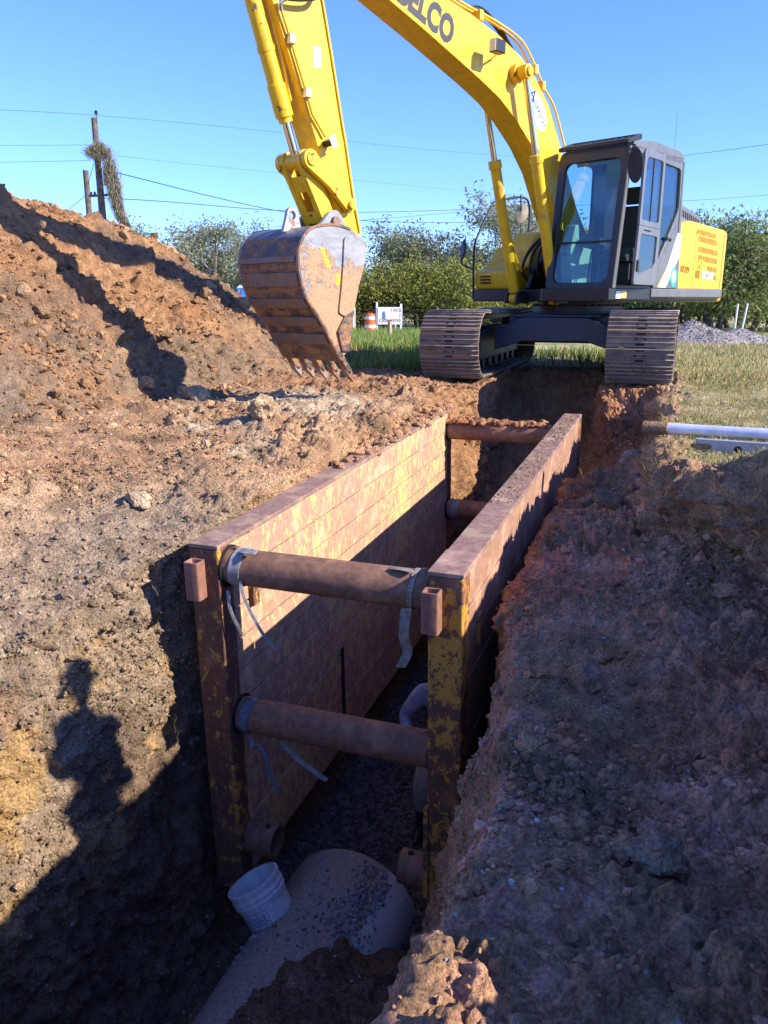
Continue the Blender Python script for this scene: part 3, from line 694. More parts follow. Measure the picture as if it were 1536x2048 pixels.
for yy, zz_, ml in ((.125, 2.34, pipe_m), (.15, 1.3, pipe_m), (BL - .14, 2.27, farpipe_m), (BL - .14, 1.3, farpipe_m)):
    sp = MB().tube([(PT + .012, yy, zz_), (BW - PT - .012, yy, zz_)], .112, 40).build('spreader', ml, box)
    for xa, xb in ((PT - .004, PT + .012), (BW - PT - .012, BW - PT + .004)): MB().hollow((xa, yy, zz_), (xb, yy, zz_), .13, .05, 40).build('collar', dark_hole, sp)
    for xa in (PT + .06, BW - PT - .05): MB().cyl((xa, yy, zz_ + .108), (xa, yy, zz_ + .128), .016, n=12).build('pin', ml, sp)
for xa, xb in ((PT - .003, PT + .21), (BW - PT + .003, BW - PT - .21)):
    st = MB().hollow((xa, .14, .36 if xa < 1 else .42), (xb, .14, .36 if xa < 1 else .42), .108, .094, 36).build('socket', pipe_m, box)
    zc = (.36 if xa < 1 else .42); xm = xb * .7 + xa * .3
    MB().cyl((xm, .14, zc + .1), (xm, .14, zc + .111), .02, n=16).build('pin_hole', dark_hole, st)
# stencil outlines ground into the paint of the near right post
inkm = plain('stencil_line', (.10, .055, .03), .9)
def ringstroke(mb, cx, cz, r, w=.0032, y=-.0015):
    mb.ring([(cx + r * math.cos(2 * PI * k / 20), cz + r * math.sin(2 * PI * k / 20) * 1.05) for k in range(20)], [(cx + (r - w) * math.cos(2 * PI * k / 20), cz + (r - w) * math.sin(2 * PI * k / 20) * 1.05) for k in range(20)], y, .002)
xp = BW - PT; postR = [o for o in box.children if o.name.startswith('post')][2]
for cz, rr_ in ((1.36, .024), (1.30, .034), (1.16, .03), (1.02, .021), (.95, .023)):
    mb = MB()
    for dx in ((.075, .118) if rr_ < .028 else (.09,)): ringstroke(mb, xp + dx, cz, rr_)
    if rr_ < .028:
        for dx in (.075, .118): ringstroke(mb, xp + dx, cz, rr_ * .5)
    mb.build('stencil_pattern', inkm, postR)
# earth lying on the far strut, crumbs on the right cap
ct = math.cos(.034); stn = math.sin(.034)
def boxw(x, y, z): return (-2.69 + x, 4.02 + y * ct - z * stn, -2.87 + y * stn + z * ct)
g = np.random.default_rng(8)
P = np.array([boxw(.2 + 1.15 * g.random() ** 1.4, BL - .14 + g.normal(0, .045), 2.375 + .01 * g.random()) for _ in range(330)])
tag(rocks('soil_on_strut', P, g.uniform(.012, .05, 330), np.array([.40, .19, .09])[None] * g.uniform(.7, 1.25, (330, 1)), clod_mat, 2, 31), kind='stuff')
P = np.array([boxw(BW - PT + g.uniform(.01, .19), g.uniform(1.4, BL), 2.502) for _ in range(900)])
tag(rocks('crumbs_on_cap', P, .003 + .010 * g.random(900) ** 2.5, np.array([.34, .23, .14])[None] * g.uniform(.6, 1.2, (900, 1)), clod_mat, 1, 32), kind='stuff')
P = np.array([boxw(g.uniform(-.1, .19), 1.7 + 3.7 * g.random() ** .45, 2.49 + g.uniform(0, .03)) for _ in range(420)])
tag(rocks('soil_on_left_wall', P, g.uniform(.01, .05, 420), np.array([.42, .235, .125])[None] * g.uniform(.7, 1.25, (420, 1)), clod_mat, 2, 33), kind='stuff')

# ------------------------------------------------------------------ straps tied round the struts
strap_m = plain('grey_webbing', (.25, .245, .24), .75, var=.3, scale=30, bump=.3, bscale=200)
camo_m = worn('faded_webbing', (.24, .23, .19), (.16, .14, .1), 25, .5, .56, .8)
blue_m = plain('blue_webbing', (.10, .12, .15), .8, var=.3, scale=40)
def wrap(x, yy, zz_, w, rad=.1165, a0=0, a1=360):
    pts = [boxw(x + .012 * math.sin(R(a)), yy + rad * math.cos(R(a)), zz_ + rad * math.sin(R(a))) for a in np.linspace(a0, a1, 33)]
    return pts, w
def strap(lab, mat, wraps, tails):
    mb = MB()
    for x, yy, zz_, w in wraps:
        pts, w = wrap(x, yy, zz_, w); mb.ribbon(pts, w, (1, 0, 0), .004)
    for pts, w, side in tails: mb.ribbon(smooth_path([boxw(*p) for p in pts], 6), w, side, .003)
    o = mb.build('strap', mat); tag(o, lab, 'strap'); return o
strap('grey strap with long loose tail round the left end of the upper front strut', strap_m, [(.29, .125, 2.34, .075)],
      [([(.33, .02, 2.3), (.36, .0, 2.2), (.42, .01, 2.05), (.48, .03, 1.93), (.53, .06, 1.85)], .02, (.9, .3, .5)),
       ([(.3, .1, 2.458), (.36, .06, 2.47), (.44, .04, 2.478)], .05, (0, 1, 0.2)),
       ([(.24, .02, 2.22), (.27, -.01, 2.1), (.33, .0, 1.95)], .02, (1, .2, .3))])
strap('pale torn strip hanging below the right end of the upper front strut', camo_m, [(1.40, .125, 2.34, .03)],
      [([(1.38, .02, 2.26), (1.37, .0, 2.1), (1.39, .01, 2.0), (1.35, .0, 1.90)], .06, (1, 0, .1)),
       ([(1.26, .1, 2.457), (1.34, .08, 2.466), (1.4, .07, 2.46)], .045, (0, 1, 0))])
strap('blue grey strap and frayed rope end round the left end of the lower front strut', blue_m, [(.27, .15, 1.3, .06)],
      [([(.3, .06, 1.2), (.34, .03, 1.15), (.38, .02, 1.18), (.43, .02, 1.1), (.44, .02, 1.0), (.5, .02, .9), (.52, .03, .84)], .026, (.8, .3, .4))])
strap('white strap tied round the lower far strut', strap_m, [(.3, BL - .14, 1.3, .09)], [])
strap('thin pale strip sticking out beneath the lower front strut', camo_m, [], [([(.52, .06, 1.2), (.62, .05, 1.13), (.75, .04, 1.06), (.84, .05, 1.0)], .035, (.2, 1, .2))])

# ------------------------------------------------------------------ concrete pipe, gravel on it, pail
m, nt, b = new_mat('dirty_concrete'); v = coord(nt)
f = noise(nt, v, 3.2, 8, .65); f2 = noise(nt, v, 45, 5, .7); f3 = noise(nt, v, 1.6, 4)
sx = nt.nodes.new('ShaderNodeSeparateXYZ'); nt.links.new(v, sx.inputs[0])
top = mathn(nt, 'SUBTRACT', ramp(nt, sx.outputs['Z'], .0, .42), mathn(nt, 'MULTIPLY', ramp(nt, mathn(nt, 'ADD', sx.outputs['X'], mathn(nt, 'MULTIPLY', mathn(nt, 'SUBTRACT', f, .5), .35)), .24, .36), .75))
dirt = ramp(nt, mathn(nt, 'ADD', mathn(nt, 'MULTIPLY', top, .42), mathn(nt, 'ADD', mathn(nt, 'MULTIPLY', f, .6), mathn(nt, 'MULTIPLY', f2, .22))), .63, .77)
c = mixc(nt, ramp(nt, f3, .3, .7), (.48, .48, .46), (.58, .57, .53)); c = mixc(nt, mathn(nt, 'MULTIPLY', dirt, .92), c, mixc(nt, ramp(nt, f2, .3, .7), (.15, .122, .09), (.34, .285, .215)))
setc(nt, b, c); b.inputs['Roughness'].default_value = .85; bumpn(nt, b, mathn(nt, 'ADD', f2, mathn(nt, 'MULTIPLY', dirt, .8)), .4, .012)
PXC, PZC, PRAD = -1.9, -3.27, .5
cp = thing('concrete_pipe', 'large grey concrete drain pipe half buried on the trench floor', 'concrete pipe', (PXC, 1.2, PZC))
mb = MB(); mb.hollow((0, 0, 0), (0, 3.36, 0), PRAD, .41, 72); mb.build('barrel', m, cp, bevel=.012)
g = np.random.default_rng(9)
def onpipe(n, ang, sa, y0, y1, yp=1):
    a = g.normal(ang, sa, n); yy = y0 + (y1 - y0) * g.random(n) ** yp
    return np.c_[PXC + (PRAD + .004) * np.sin(a), yy, PZC + (PRAD + .004) * np.cos(a)]
P = np.r_[onpipe(150, .42, .12, 4.05, 4.5), onpipe(110, .5, .15, 3.8, 4.2), onpipe(90, .1, .45, 3.6, 4.5), onpipe(60, -.7, .2, 3.5, 3.95), onpipe(90, .62, .06, 4.2, 4.45), onpipe(40, .25, .08, 3.85, 4.05)]
k = g.normal(0, .07, P.shape); P = P
tag(rocks('gravel_on_pipe', P, g.uniform(.006, .017, len(P)), np.array([.3, .29, .28])[None] * g.uniform(.35, 1.2, (len(P), 1)), gravel_m, 1, 34), kind='stuff')
pail_m = worn('white_plastic', (.70, .71, .72), (.26, .18, .12), 5, .60, .78, .45, .9, bump=.06, var=.03, chips=(.35, .29, .23), chip_lo=.70)
ink = plain('blue_print', (.10, .15, .36), .6)
fwd = Vector((-math.sin(CYAW) * math.cos(PITCH), math.cos(CYAW) * math.cos(PITCH), -math.sin(PITCH))); rtv = Vector((math.cos(CYAW), math.sin(CYAW), 0)); upv = rtv.cross(fwd)
vr = (fwd - rtv * .14 - upv * .488).normalized(); vx = vr.cross(upv).normalized(); vu = vx.cross(vr)
ax = (vx * -.46 + vu * .80 - vr * .36).normalized(); xa = (vx - ax * vx.dot(ax)).normalized(); ya = ax.cross(xa)
Mp = Matrix((xa, ya, ax)).transposed().to_4x4()
pail = thing('pail', 'white plastic pail with blue printed label lying tilted against the concrete pipe', 'pail', (-2.22, 3.86, -3.06))
pail.matrix_world = Matrix.Translation((-2.16, 3.93, -3.02)) @ Mp @ Matrix.Scale(1.12, 4)
prof = [(0, 0), (.125, 0), (.132, .006), (.15, .262), (.160, .262), (.160, .274), (.1515, .276), (.152, .292), (.161, .293), (.161, .305), (.153, .307), (.154, .34), (.163, .341), (.163, .36), (.148, .36), (.128, .012), (0, .012)]
MB().lathe(prof, 48).build('body', pail_m, pail, angle=30)
def on_pail(a, z, off=.0012):
    r = .132 + (z - .006) / .256 * .018 + off; return (r * math.sin(a), -r * math.cos(a), z)
def pail_patch(mb, a0, a1, z0, z1, n=8):
    vs = [on_pail(a0 + (a1 - a0) * k / n, zz_) for zz_ in (z0, z1) for k in range(n + 1)]
    mb.add(vs, [(k, k + 1, n + 2 + k, n + 1 + k) for k in range(n)])
mb = MB(); A0, A1 = -.95, .1
for z0, z1 in ((.03, .034), (.225, .229)): pail_patch(mb, A0, A1, z0, z1)
for a in (A0, A1): pail_patch(mb, a - .012, a + .012, .03, .229, 2)
g2 = random.Random(4)
for k in range(11):
    zz_ = .05 + k * .0155; a = A0 + .08
    while a < A1 - .1:
        wl_ = g2.uniform(.05, .16); pail_patch(mb, a, min(a + wl_, A1 - .06), zz_, zz_ + (.009 if k not in (5, 10) else .004), 2); a += wl_ + .035
mb.build('label_print', ink, pail)
MB().tube([(.152 * math.sin(t), -.152 * math.cos(t) * .98, .25 - .02 * math.sin((t - .2) * 1.05)) for t in np.linspace(.45, 2.9, 20)], .0025, 6).build('handle', plain('wire', (.35, .35, .37), .4, .8), pail)

# ------------------------------------------------------------------ aluminium pole and rail on the grass
alu = plain('aluminium', (.66, .67, .69), .5, .35, .1, 10, .04)
rail_m = plain('dull_aluminium', (.33, .34, .35), .55, .3, .15, 12, .05)
mud = soil_mat('mud', False, (.30, .19, .11), .3)
pr = thing('aluminium_pole', 'long silver tube lying on the cut grass with a muddy end', 'pole', (-.2, 6.62, .075), (0, R(-.6), R(-8)))
MB().hollow((.16, 0, 0), (4.2, 0, 0), .046, .04, 28).build('tube', alu, pr)
MB().tube([(-.03, 0, 0), (-.022, 0, 0), (.16, 0, 0), (.165, 0, 0)], [.04, .052, .052, .047], 28).build('end_cap', mud, pr, angle=30)
rl = thing('aluminium_rail', 'grey metal ladder rail with holes lying on the grass in front of the tube', 'rail', (.16, 6.05, .045), (0, R(-.5), R(-9)))
cs = [(-.028, -.055), (.028, -.055), (.028, -.045), (-.016, -.045), (-.016, .045), (.028, .045), (.028, .055), (-.028, .055)]
MB().prism(cs, 0, 3.8, 'x').build('channel', rail_m, rl, bevel=.002)
for xx in (.28, .78, 1.28, 1.78): MB().cyl((xx, -.0285, -.002), (xx, -.02, -.002), .026, n=20).build('rung_hole', dark_hole, rl)
MB().prism(rrect(-.03, .11, -.012, .022, .016), -.034, -.026, 'y').build('end_plate', mud, rl)

# ------------------------------------------------------------------ people
def skin(name, J, E, mat, parent, sub=2):
    """J: name -> (x, y, z, radius[, radius2]); E: list of joint chains"""
    names = list(J); bm = bmesh.new(); lay_ = bm.verts.layers.skin.verify(); vs = {}
    for n_ in names:
        j = J[n_]; v_ = bm.verts.new(j[:3]); r1 = j[3]; r2 = j[4] if len(j) > 4 else r1; v_[lay_].radius = (r1, r2); vs[n_] = v_
    vs[names[0]][lay_].use_root = True
    for ch in E:
        for a, b_ in zip(ch[:-1], ch[1:]): bm.edges.new((vs[a], vs[b_]))
    me = bpy.data.meshes.new(name); bm.to_mesh(me); bm.free(); me.materials.append(mat)
    o = link(name, me, parent)
    sk = o.modifiers.new('skin', 'SKIN'); sk.use_smooth_shade = True; sk.branch_smoothing = .3
    s_ = o.modifiers.new('smooth', 'SUBSURF'); s_.levels = sub; s_.render_levels = sub
    return o
skin_m = plain('skin', (.36, .20, .135), .55, var=.08, scale=12)
boot_m = plain('black_rubber', (.018, .018, .02), .5, var=.3)
hair_m = plain('dark_hair', (.02, .014, .01), .7)
def fingers(J, E, hand, d, side, curl, pre):
    """five fingers: d = direction of the palm, side = across the palm towards the thumb, curl = direction fingers bend"""
    h = Vector(J[hand][:3]); d = Vector(d).normalized(); side = Vector(side).normalized(); curl = Vector(curl).normalized()
    pal = h + d * .055; J[pre + 'palm'] = (*pal, .03, .016); E.append([hand, pre + 'palm'])
    for k, (off, ln) in enumerate(((.028, .072), (.009, .082), (-.010, .077), (-.028, .06))):
        a = pal + side * off + d * .03; b_ = a + d * ln * .45 + curl * ln * .12; c_ = b_ + d * ln * .3 + curl * ln * .45
        for q, p_, r_ in ((0, a, .0105), (1, b_, .0095), (2, c_, .008)): J[f'{pre}f{k}{q}'] = (*p_, r_)
        E.append([pre + 'palm', f'{pre}f{k}0', f'{pre}f{k}1', f'{pre}f{k}2'])
    a = h + d * .025 + side * .035; b_ = a + d * .03 + side * .022 + curl * .01; c_ = b_ + d * .028 + curl * .012
    for q, p_, r_ in ((0, a, .013), (1, b_, .0115), (2, c_, .0095)): J[f'{pre}t{q}'] = (*p_, r_)
    E.append([hand, f'{pre}t0', f'{pre}t1', f'{pre}t2'])
def face(parent, c, f, r):
    """eyes, nose, mouth and ears on a head centred at c looking along f"""
    c = Vector(c); f = Vector(f).normalized(); sd = f.cross(Vector((0, 0, 1))).normalized(); up_ = sd.cross(f)
    eye_m = plain('eye', (.05, .03, .02), .2); lip = plain('lips', (.3, .12, .1), .5)
    for s_ in (-1, 1): MB().lathe([(.001, -.009), (.007, -.006), (.0095, 0), (.007, .006), (.001, .009)], 10, Matrix.Translation(c + f * (r * .93) + sd * .031 * s_ + up_ * .012)).build('eye', eye_m, parent)
    MB().tube([c + f * r * .96 + up_ * .015, c + f * (r + .018) - up_ * .022, c + f * r * .97 - up_ * .03], [.008, .013, .008], 8).build('nose', skin_m, parent)
    MB().tube([c + f * r * .9 - up_ * .058 - sd * .022, c + f * r * .97 - up_ * .056, c + f * r * .9 - up_ * .058 + sd * .022], [.003, .006, .003], 8).build('mouth', lip, parent)
    for s_ in (-1, 1): MB().tube([c + sd * .074 * s_ + up_ * .03, c + sd * .083 * s_ + up_ * .005 - f * .008, c + sd * .074 * s_ - up_ * .028], [.008, .014, .008], 8).build('ear', skin_m, parent)

def person(lab, loc, rotz, J, hands, fdir, shirt, trousers, vest=None, hat=None, boots=True):
    p = thing('person', lab, 'person', loc, (0, 0, rotz))
    B = {}; E = []
    rad_b = dict(chest=(.115, .08), waist=(.10, .08))
    order = ['pelvis', 'waist', 'chest', 'neck', 'head0', 'head', 'crown']
    rad = dict(pelvis=(.13, .1), waist=(.125, .095), chest=(.15, .105), neck=(.052, .052), head0=(.06, .07), head=(.078, .095), crown=(.06, .07))
    for k in order: B[k] = (*J[k], *rad_b.get(k, rad[k]))
    E.append(order)
    for s_ in 'LR':
        for k, r_ in (('sho', .046), ('elb', .032), ('wri', .027), ('hip', .088), ('kne', .058), ('ank', .04), ('heel', .03), ('toe', .016)): B[k + s_] = (*J[k + s_], r_)
        E += [['chest', 'sho' + s_, 'elb' + s_, 'wri' + s_], ['pelvis', 'hip' + s_, 'kne' + s_, 'ank' + s_], ['ank' + s_, 'heel' + s_, 'toe' + s_]]
        d, sd, cu = hands[s_]; fingers(B, E, 'wri' + s_, d, sd, cu, s_)
    body = skin('body', B, E, skin_m, p)
    face(p, J['head'], fdir, .098)
    T = {k: (*J[k], rad[k][0] + .03, rad[k][1] + .03) for k in ('chest', 'waist', 'pelvis')}; TE = [['chest', 'waist', 'pelvis']]
    for s_ in 'LR':
        w_ = Vector(J['elb' + s_]).lerp(Vector(J['wri' + s_]), .9)
        T['sho' + s_] = (*J['sho' + s_], .086); T['elb' + s_] = (*J['elb' + s_], .056); T['cuf' + s_] = (*w_, .042); TE.append(['chest', 'sho' + s_, 'elb' + s_, 'cuf' + s_])
    nk = Vector(J['chest']).lerp(Vector(J['neck']), .75); T['col'] = (*nk, .07); TE.append(['chest', 'col'])
    skin('shirt', T, TE, shirt, p)
    if vest:
        V_ = {k: (*J[k], rad[k][0] + .045, rad[k][1] + .045) for k in ('chest', 'waist')}; ve = [['chest', 'waist']]
        pl_ = Vector(J['waist']).lerp(Vector(J['pelvis']), .5); V_['hem'] = (*pl_, .165, .135); ve.append(['waist', 'hem'])
        for s_ in 'LR':
            q = Vector(J['chest']).lerp(Vector(J['sho' + s_]), .78); V_['s' + s_] = (*q, .112); ve.append(['chest', 's' + s_])
        skin('vest', V_, ve, vest, p)
    H = {'pelvis': (*J['pelvis'], .155, .125)}; HE = []
    for s_ in 'LR':
        c_ = Vector(J['kne' + s_]).lerp(Vector(J['ank' + s_]), .72 if boots else .95)
        H['hip' + s_] = (*J['hip' + s_], .112); H['kne' + s_] = (*J['kne' + s_], .085); H['cuf' + s_] = (*c_, .075); HE.append(['pelvis', 'hip' + s_, 'kne' + s_, 'cuf' + s_])
    skin('trousers', H, HE, trousers, p)
    for s_ in 'LR':
        c_ = Vector(J['kne' + s_]).lerp(Vector(J['ank' + s_]), .5)
        skin('boot', {'ank': (*J['ank' + s_], .058), 'shaft': (*c_, .066), 'heel': (*J['heel' + s_], .056), 'ball': (*Vector(J['heel' + s_]).lerp(Vector(J['toe' + s_]), .6), .055, .045), 'toe': (*J['toe' + s_], .045, .035)}, [['shaft', 'ank', 'heel', 'ball', 'toe']], boot_m, p)
    hc = Vector(J['head'])
    if hat:
        mb = MB(); mb.lathe([(.001, .155), (.05, .148), (.095, .11), (.115, .06), (.12, .03), (.135, .024), (.135, .018), (.118, .02)], 28, Matrix.Translation(hc + Vector((0, 0, .0))))
        mb.build('hard_hat', hat, p)
    else:
        f_ = Vector(fdir).normalized()
        skin('hair', {'a': (*(hc + Vector((0, 0, .055)) - f_ * .02), .088, .1), 'b': (*(hc - f_ * .05 - Vector((0, 0, .02))), .07, .075)}, [['a', 'b']], hair_m, p)
    return p
shirt_b = plain('grey_blue_cloth', (.25, .285, .40), .9, var=.4, scale=9, bump=1., bscale=16)
khaki = plain('khaki_cloth', (.34, .28, .21), .9, var=.2, scale=14, bump=.5, bscale=24)
m, nt, b = new_mat('safety_vest'); v = coord(nt); sx = nt.nodes.new('ShaderNodeSeparateXYZ'); nt.links.new(v, sx.inputs[0])
wv = mathn(nt, 'FRACT', mathn(nt, 'MULTIPLY', sx.outputs['X'], 7.))
c = mixc(nt, mathn(nt, 'GREATER_THAN', wv, .62), (.85, .14, .02), (.55, .75, .08)); setc(nt, b, c); b.inputs['Roughness'].default_value = .8; vest_m = m
Z0 = -3.15
def jw(d): return {k: (q[0] + 1.47 + .055, q[1] - 5.4, q[2] - Z0) for k, q in d.items()}
worker = person('worker in blue grey sleeves and orange vest bending in the trench behind the right post', 'person' and (-1.47, 5.4, Z0), 0, jw(dict(
    pelvis=(-1.46, 5.5, -2.22), waist=(-1.46, 5.44, -2.05), chest=(-1.45, 5.31, -1.86), neck=(-1.44, 5.2, -1.70), head0=(-1.44, 5.16, -1.63), head=(-1.40, 5.12, -1.55), crown=(-1.40, 5.12, -1.47),
    shoR=(-1.67, 5.28, -1.82), elbR=(-1.80, 5.24, -2.03), wriR=(-1.70, 5.10, -2.15), shoL=(-1.325, 5.29, -1.84), elbL=(-1.31, 5.22, -2.08), wriL=(-1.36, 5.05, -2.22),
    hipR=(-1.59, 5.5, -2.3), kneR=(-1.68, 5.34, -2.66), ankR=(-1.69, 5.42, -3.05), heelR=(-1.69, 5.43, -3.1), toeR=(-1.70, 5.22, -3.11),
    hipL=(-1.37, 5.5, -2.3), kneL=(-1.36, 5.42, -2.68), ankL=(-1.36, 5.52, -3.05), heelL=(-1.36, 5.53, -3.1), toeL=(-1.36, 5.33, -3.11))),
    {'R': ((.2, -.4, -.9), (.9, -.3, .2), (.2, -.5, .3)), 'L': ((-.1, -.4, -.9), (-.9, -.3, .2), (-.1, -.5, .3))}, (0, -.9, -.35), shirt_b, khaki, vest_m, plain('white_hat', (.7, .7, .68), .4))
# a second person stands on the grass to the right, outside the picture; the shadow falls on the left bank
ph = person('person in dark clothes and a cap standing on the grass right of the trench', (1.5, 3.2, 0), R(48), dict(
    pelvis=(0, -.03, .98), waist=(0, -.03, 1.14), chest=(0, -.03, 1.36), neck=(0, .0, 1.52), head0=(0, .02, 1.57), head=(0, .035, 1.645), crown=(0, .03, 1.71),
    shoR=(.185, -.03, 1.44), elbR=(.24, -.05, 1.16), wriR=(.2, .05, .93), shoL=(-.185, -.03, 1.44), elbL=(-.25, -.06, 1.16), wriL=(-.12, .14, 1.02),
    hipR=(.1, -.03, .92), kneR=(.12, .02, .5), ankR=(.13, -.04, .1), heelR=(.13, -.05, .05), toeR=(.15, .14, .04), hipL=(-.1, -.03, .92), kneL=(-.12, .02, .5), ankL=(-.13, -.04, .1), heelL=(-.13, -.05, .05), toeL=(-.15, .14, .04)),
    {'R': ((-.2, .9, .1), (0, .1, 1), (-.9, .1, -.2)), 'L': ((.2, .9, .1), (0, .1, 1), (.9, .1, -.2))}, (0, 1, -.15), plain('navy_cloth', (.04, .05, .09), .9), plain('denim', (.07, .09, .16), .9), None, plain('cap_cloth', (.05, .05, .05), .8), False)
# ------------------------------------------------------------------ excavator
yel = worn('machine_yellow', (.80, .47, .010), (.40, .22, .05), 3, .52, .80, .40, .75, bump=.05, var=.07, chips=(.18, .09, .04), chip_lo=.70)
yel_dirty = worn('machine_yellow_worn', (.80, .47, .012), (.10, .06, .03), 9, .60, .66, .4, .8, bump=.1, chips=(.10, .06, .035), chip_lo=.68)
navy = worn('navy_paint', (.012, .022, .05), (.09, .07, .055), 5, .62, .72, .4, .85, bump=.08)
charc = worn('charcoal_paint', (.018, .018, .019), (.05, .042, .034), 5, .68, .78, .38, .8, bump=.05)
greyp = worn('grey_paint', (.135, .138, .14), (.18, .16, .14), 5, .64, .74, .4, .8, bump=.05)
blackp = plain('black_plastic', (.014, .014, .015), .5, var=.3)
chrome = plain('chrome_rod', (.75, .75, .77), .12, 1., .03)
whitep = plain('white_decal', (.80, .80, .80), .5, var=.03)
dkgrey = plain('dark_lettering', (.035, .036, .045), .6)
lensm = plain('lamp_lens', (.62, .60, .50), .2, var=.15, scale=40)
steelp = plain('plated_fitting', (.55, .50, .40), .35, .8, .15, 30)
shoe_m0 = worn('track_steel', (.17, .125, .105), (.23, .15, .105), 6, .45, .62, .55, .95, .25, bump=.3, chips=(.3, .25, .22), chip_lo=.66)
m, nt, b = new_mat('track_shoe_steel'); oi = nt.nodes.new('ShaderNodeObjectInfo'); tc_ = nt.nodes.new('ShaderNodeTexCoord')
vv = nt.nodes.new('ShaderNodeVectorMath'); vv.operation = 'ADD'; cx_ = nt.nodes.new('ShaderNodeCombineXYZ'); nt.links.new(mathn(nt, 'MULTIPLY', oi.outputs['Random'], 37.), cx_.inputs[0]); nt.links.new(cx_.outputs[0], vv.inputs[1]); nt.links.new(tc_.outputs['Object'], vv.inputs[0]); v = vv.outputs[0]
f = noise(nt, v, 5, 8, .7); f2 = noise(nt, v, 45, 5, .7); sx = nt.nodes.new('ShaderNodeSeparateXYZ'); nt.links.new(tc_.outputs['Object'], sx.inputs[0])
c = mixc(nt, ramp(nt, f2, .3, .7), (.10, .08, .066), (.19, .155, .125)); c = mixc(nt, ramp(nt, mathn(nt, 'ADD', f, mathn(nt, 'MULTIPLY', oi.outputs['Random'], .22)), .56, .70), c, (.24, .165, .11))
edge_ = mathn(nt, 'MULTIPLY', ramp(nt, sx.outputs['Z'], -.022, -.031), ramp(nt, f, .42, .56)); c = mixc(nt, edge_, c, (.36, .33, .31)); setc(nt, b, c)
b.inputs['Roughness'].default_value = .6; nt.links.new(mathn(nt, 'MULTIPLY', edge_, .6), b.inputs['Metallic']); bumpn(nt, b, mathn(nt, 'ADD', f2, f), .5, .01); shoe_m = m
teal = plain('teal_decal', (.03, .30, .27), .5)
glass = glass_mat('cab_glass')
pale = plain('pale_console', (.55, .60, .54), .6, var=.1)
slot_m = plain('vent_slot', (.075, .03, .004), .8)

EO = Vector((-1.66, 12.5, 0.02)); hd = R(24.4)
Fv = Vector((-math.sin(hd), -math.cos(hd), 0)); Lv = Vector((math.cos(hd), -math.sin(hd), 0))
UO = Vector((-1.54, 12.75, 0)) - EO
MU = Matrix(((Fv.x, Lv.x, 0, UO.x), (Fv.y, Lv.y, 0, UO.y), (0, 0, 1, UO.z + .0), (0, 0, 0, 1)))
EX = thing('excavator', 'yellow crawler excavator with grey cab standing at the far end of the trench', 'excavator', EO)
def U(): return MB(MU)
def Mtext(x, y, z, ang=0):      # lettering on the machine's left side, reading towards the rear
    a = R(ang); X = Vector((-math.cos(a), 0, -math.sin(a))); Y = Vector((-math.sin(a), 0, math.cos(a)))
    Z = Vector((0, 1, 0)); m_ = Matrix((X, Y, Z)).transposed().to_4x4(); m_.translation = (x, y, z); return MU @ m_
# undercarriage
def track_path(n, rr_=.42, y0=-1.76, y1=1.76, zc=.455):
    L1 = y1 - y0; C_ = PI * rr_; tot = 2 * (L1 + C_); out = []
    for k in range(n):
        s_ = tot * k / n
        if s_ < L1: p, t = (y0 + s_, zc - rr_), (1, 0)
        elif s_ < L1 + C_: a = (s_ - L1) / rr_; p, t = (y1 + rr_ * math.sin(a), zc - rr_ * math.cos(a)), (math.cos(a), math.sin(a))
        elif s_ < 2 * L1 + C_:
            u_ = (s_ - L1 - C_); p, t = (y1 - u_, zc + rr_ - .03 * math.sin(PI * u_ / L1)), (-1, 0)
        else: a = (s_ - 2 * L1 - C_) / rr_; p, t = (y0 - rr_ * math.sin(a), zc + rr_ * math.cos(a)), (-math.cos(a), -math.sin(a))
        out.append((p, t))
    return out
mb = MB(); mb.box(-.4, .4, -.094, .094, -.006, .012)
for gy_ in (-.088, -.03, .034): mb.prism([(gy_, -.004), (gy_ + .016, -.004), (gy_ + .012, -.032), (gy_ + .004, -.032)], -.4, .4, 'x')
shoe_proto = mb.build('track_shoe', shoe_m, bevel=.003, seg=1); shoe_me = shoe_proto.data; bpy.data.objects.remove(shoe_proto)
hole_mb = MB()
hole_mb.box(-.05, .05, -.07, -.052, -.0085, -.002); hole_mb.box(-.05, .05, .052, .074, -.0085, -.002)
for hx_ in (-.06, .045): hole_mb.box(hx_, hx_ + .02, -.01, .012, -.012, -.002)
hole_p = hole_mb.build('shoe_holes', dark_hole); hole_me = hole_p.data; bpy.data.objects.remove(hole_p)
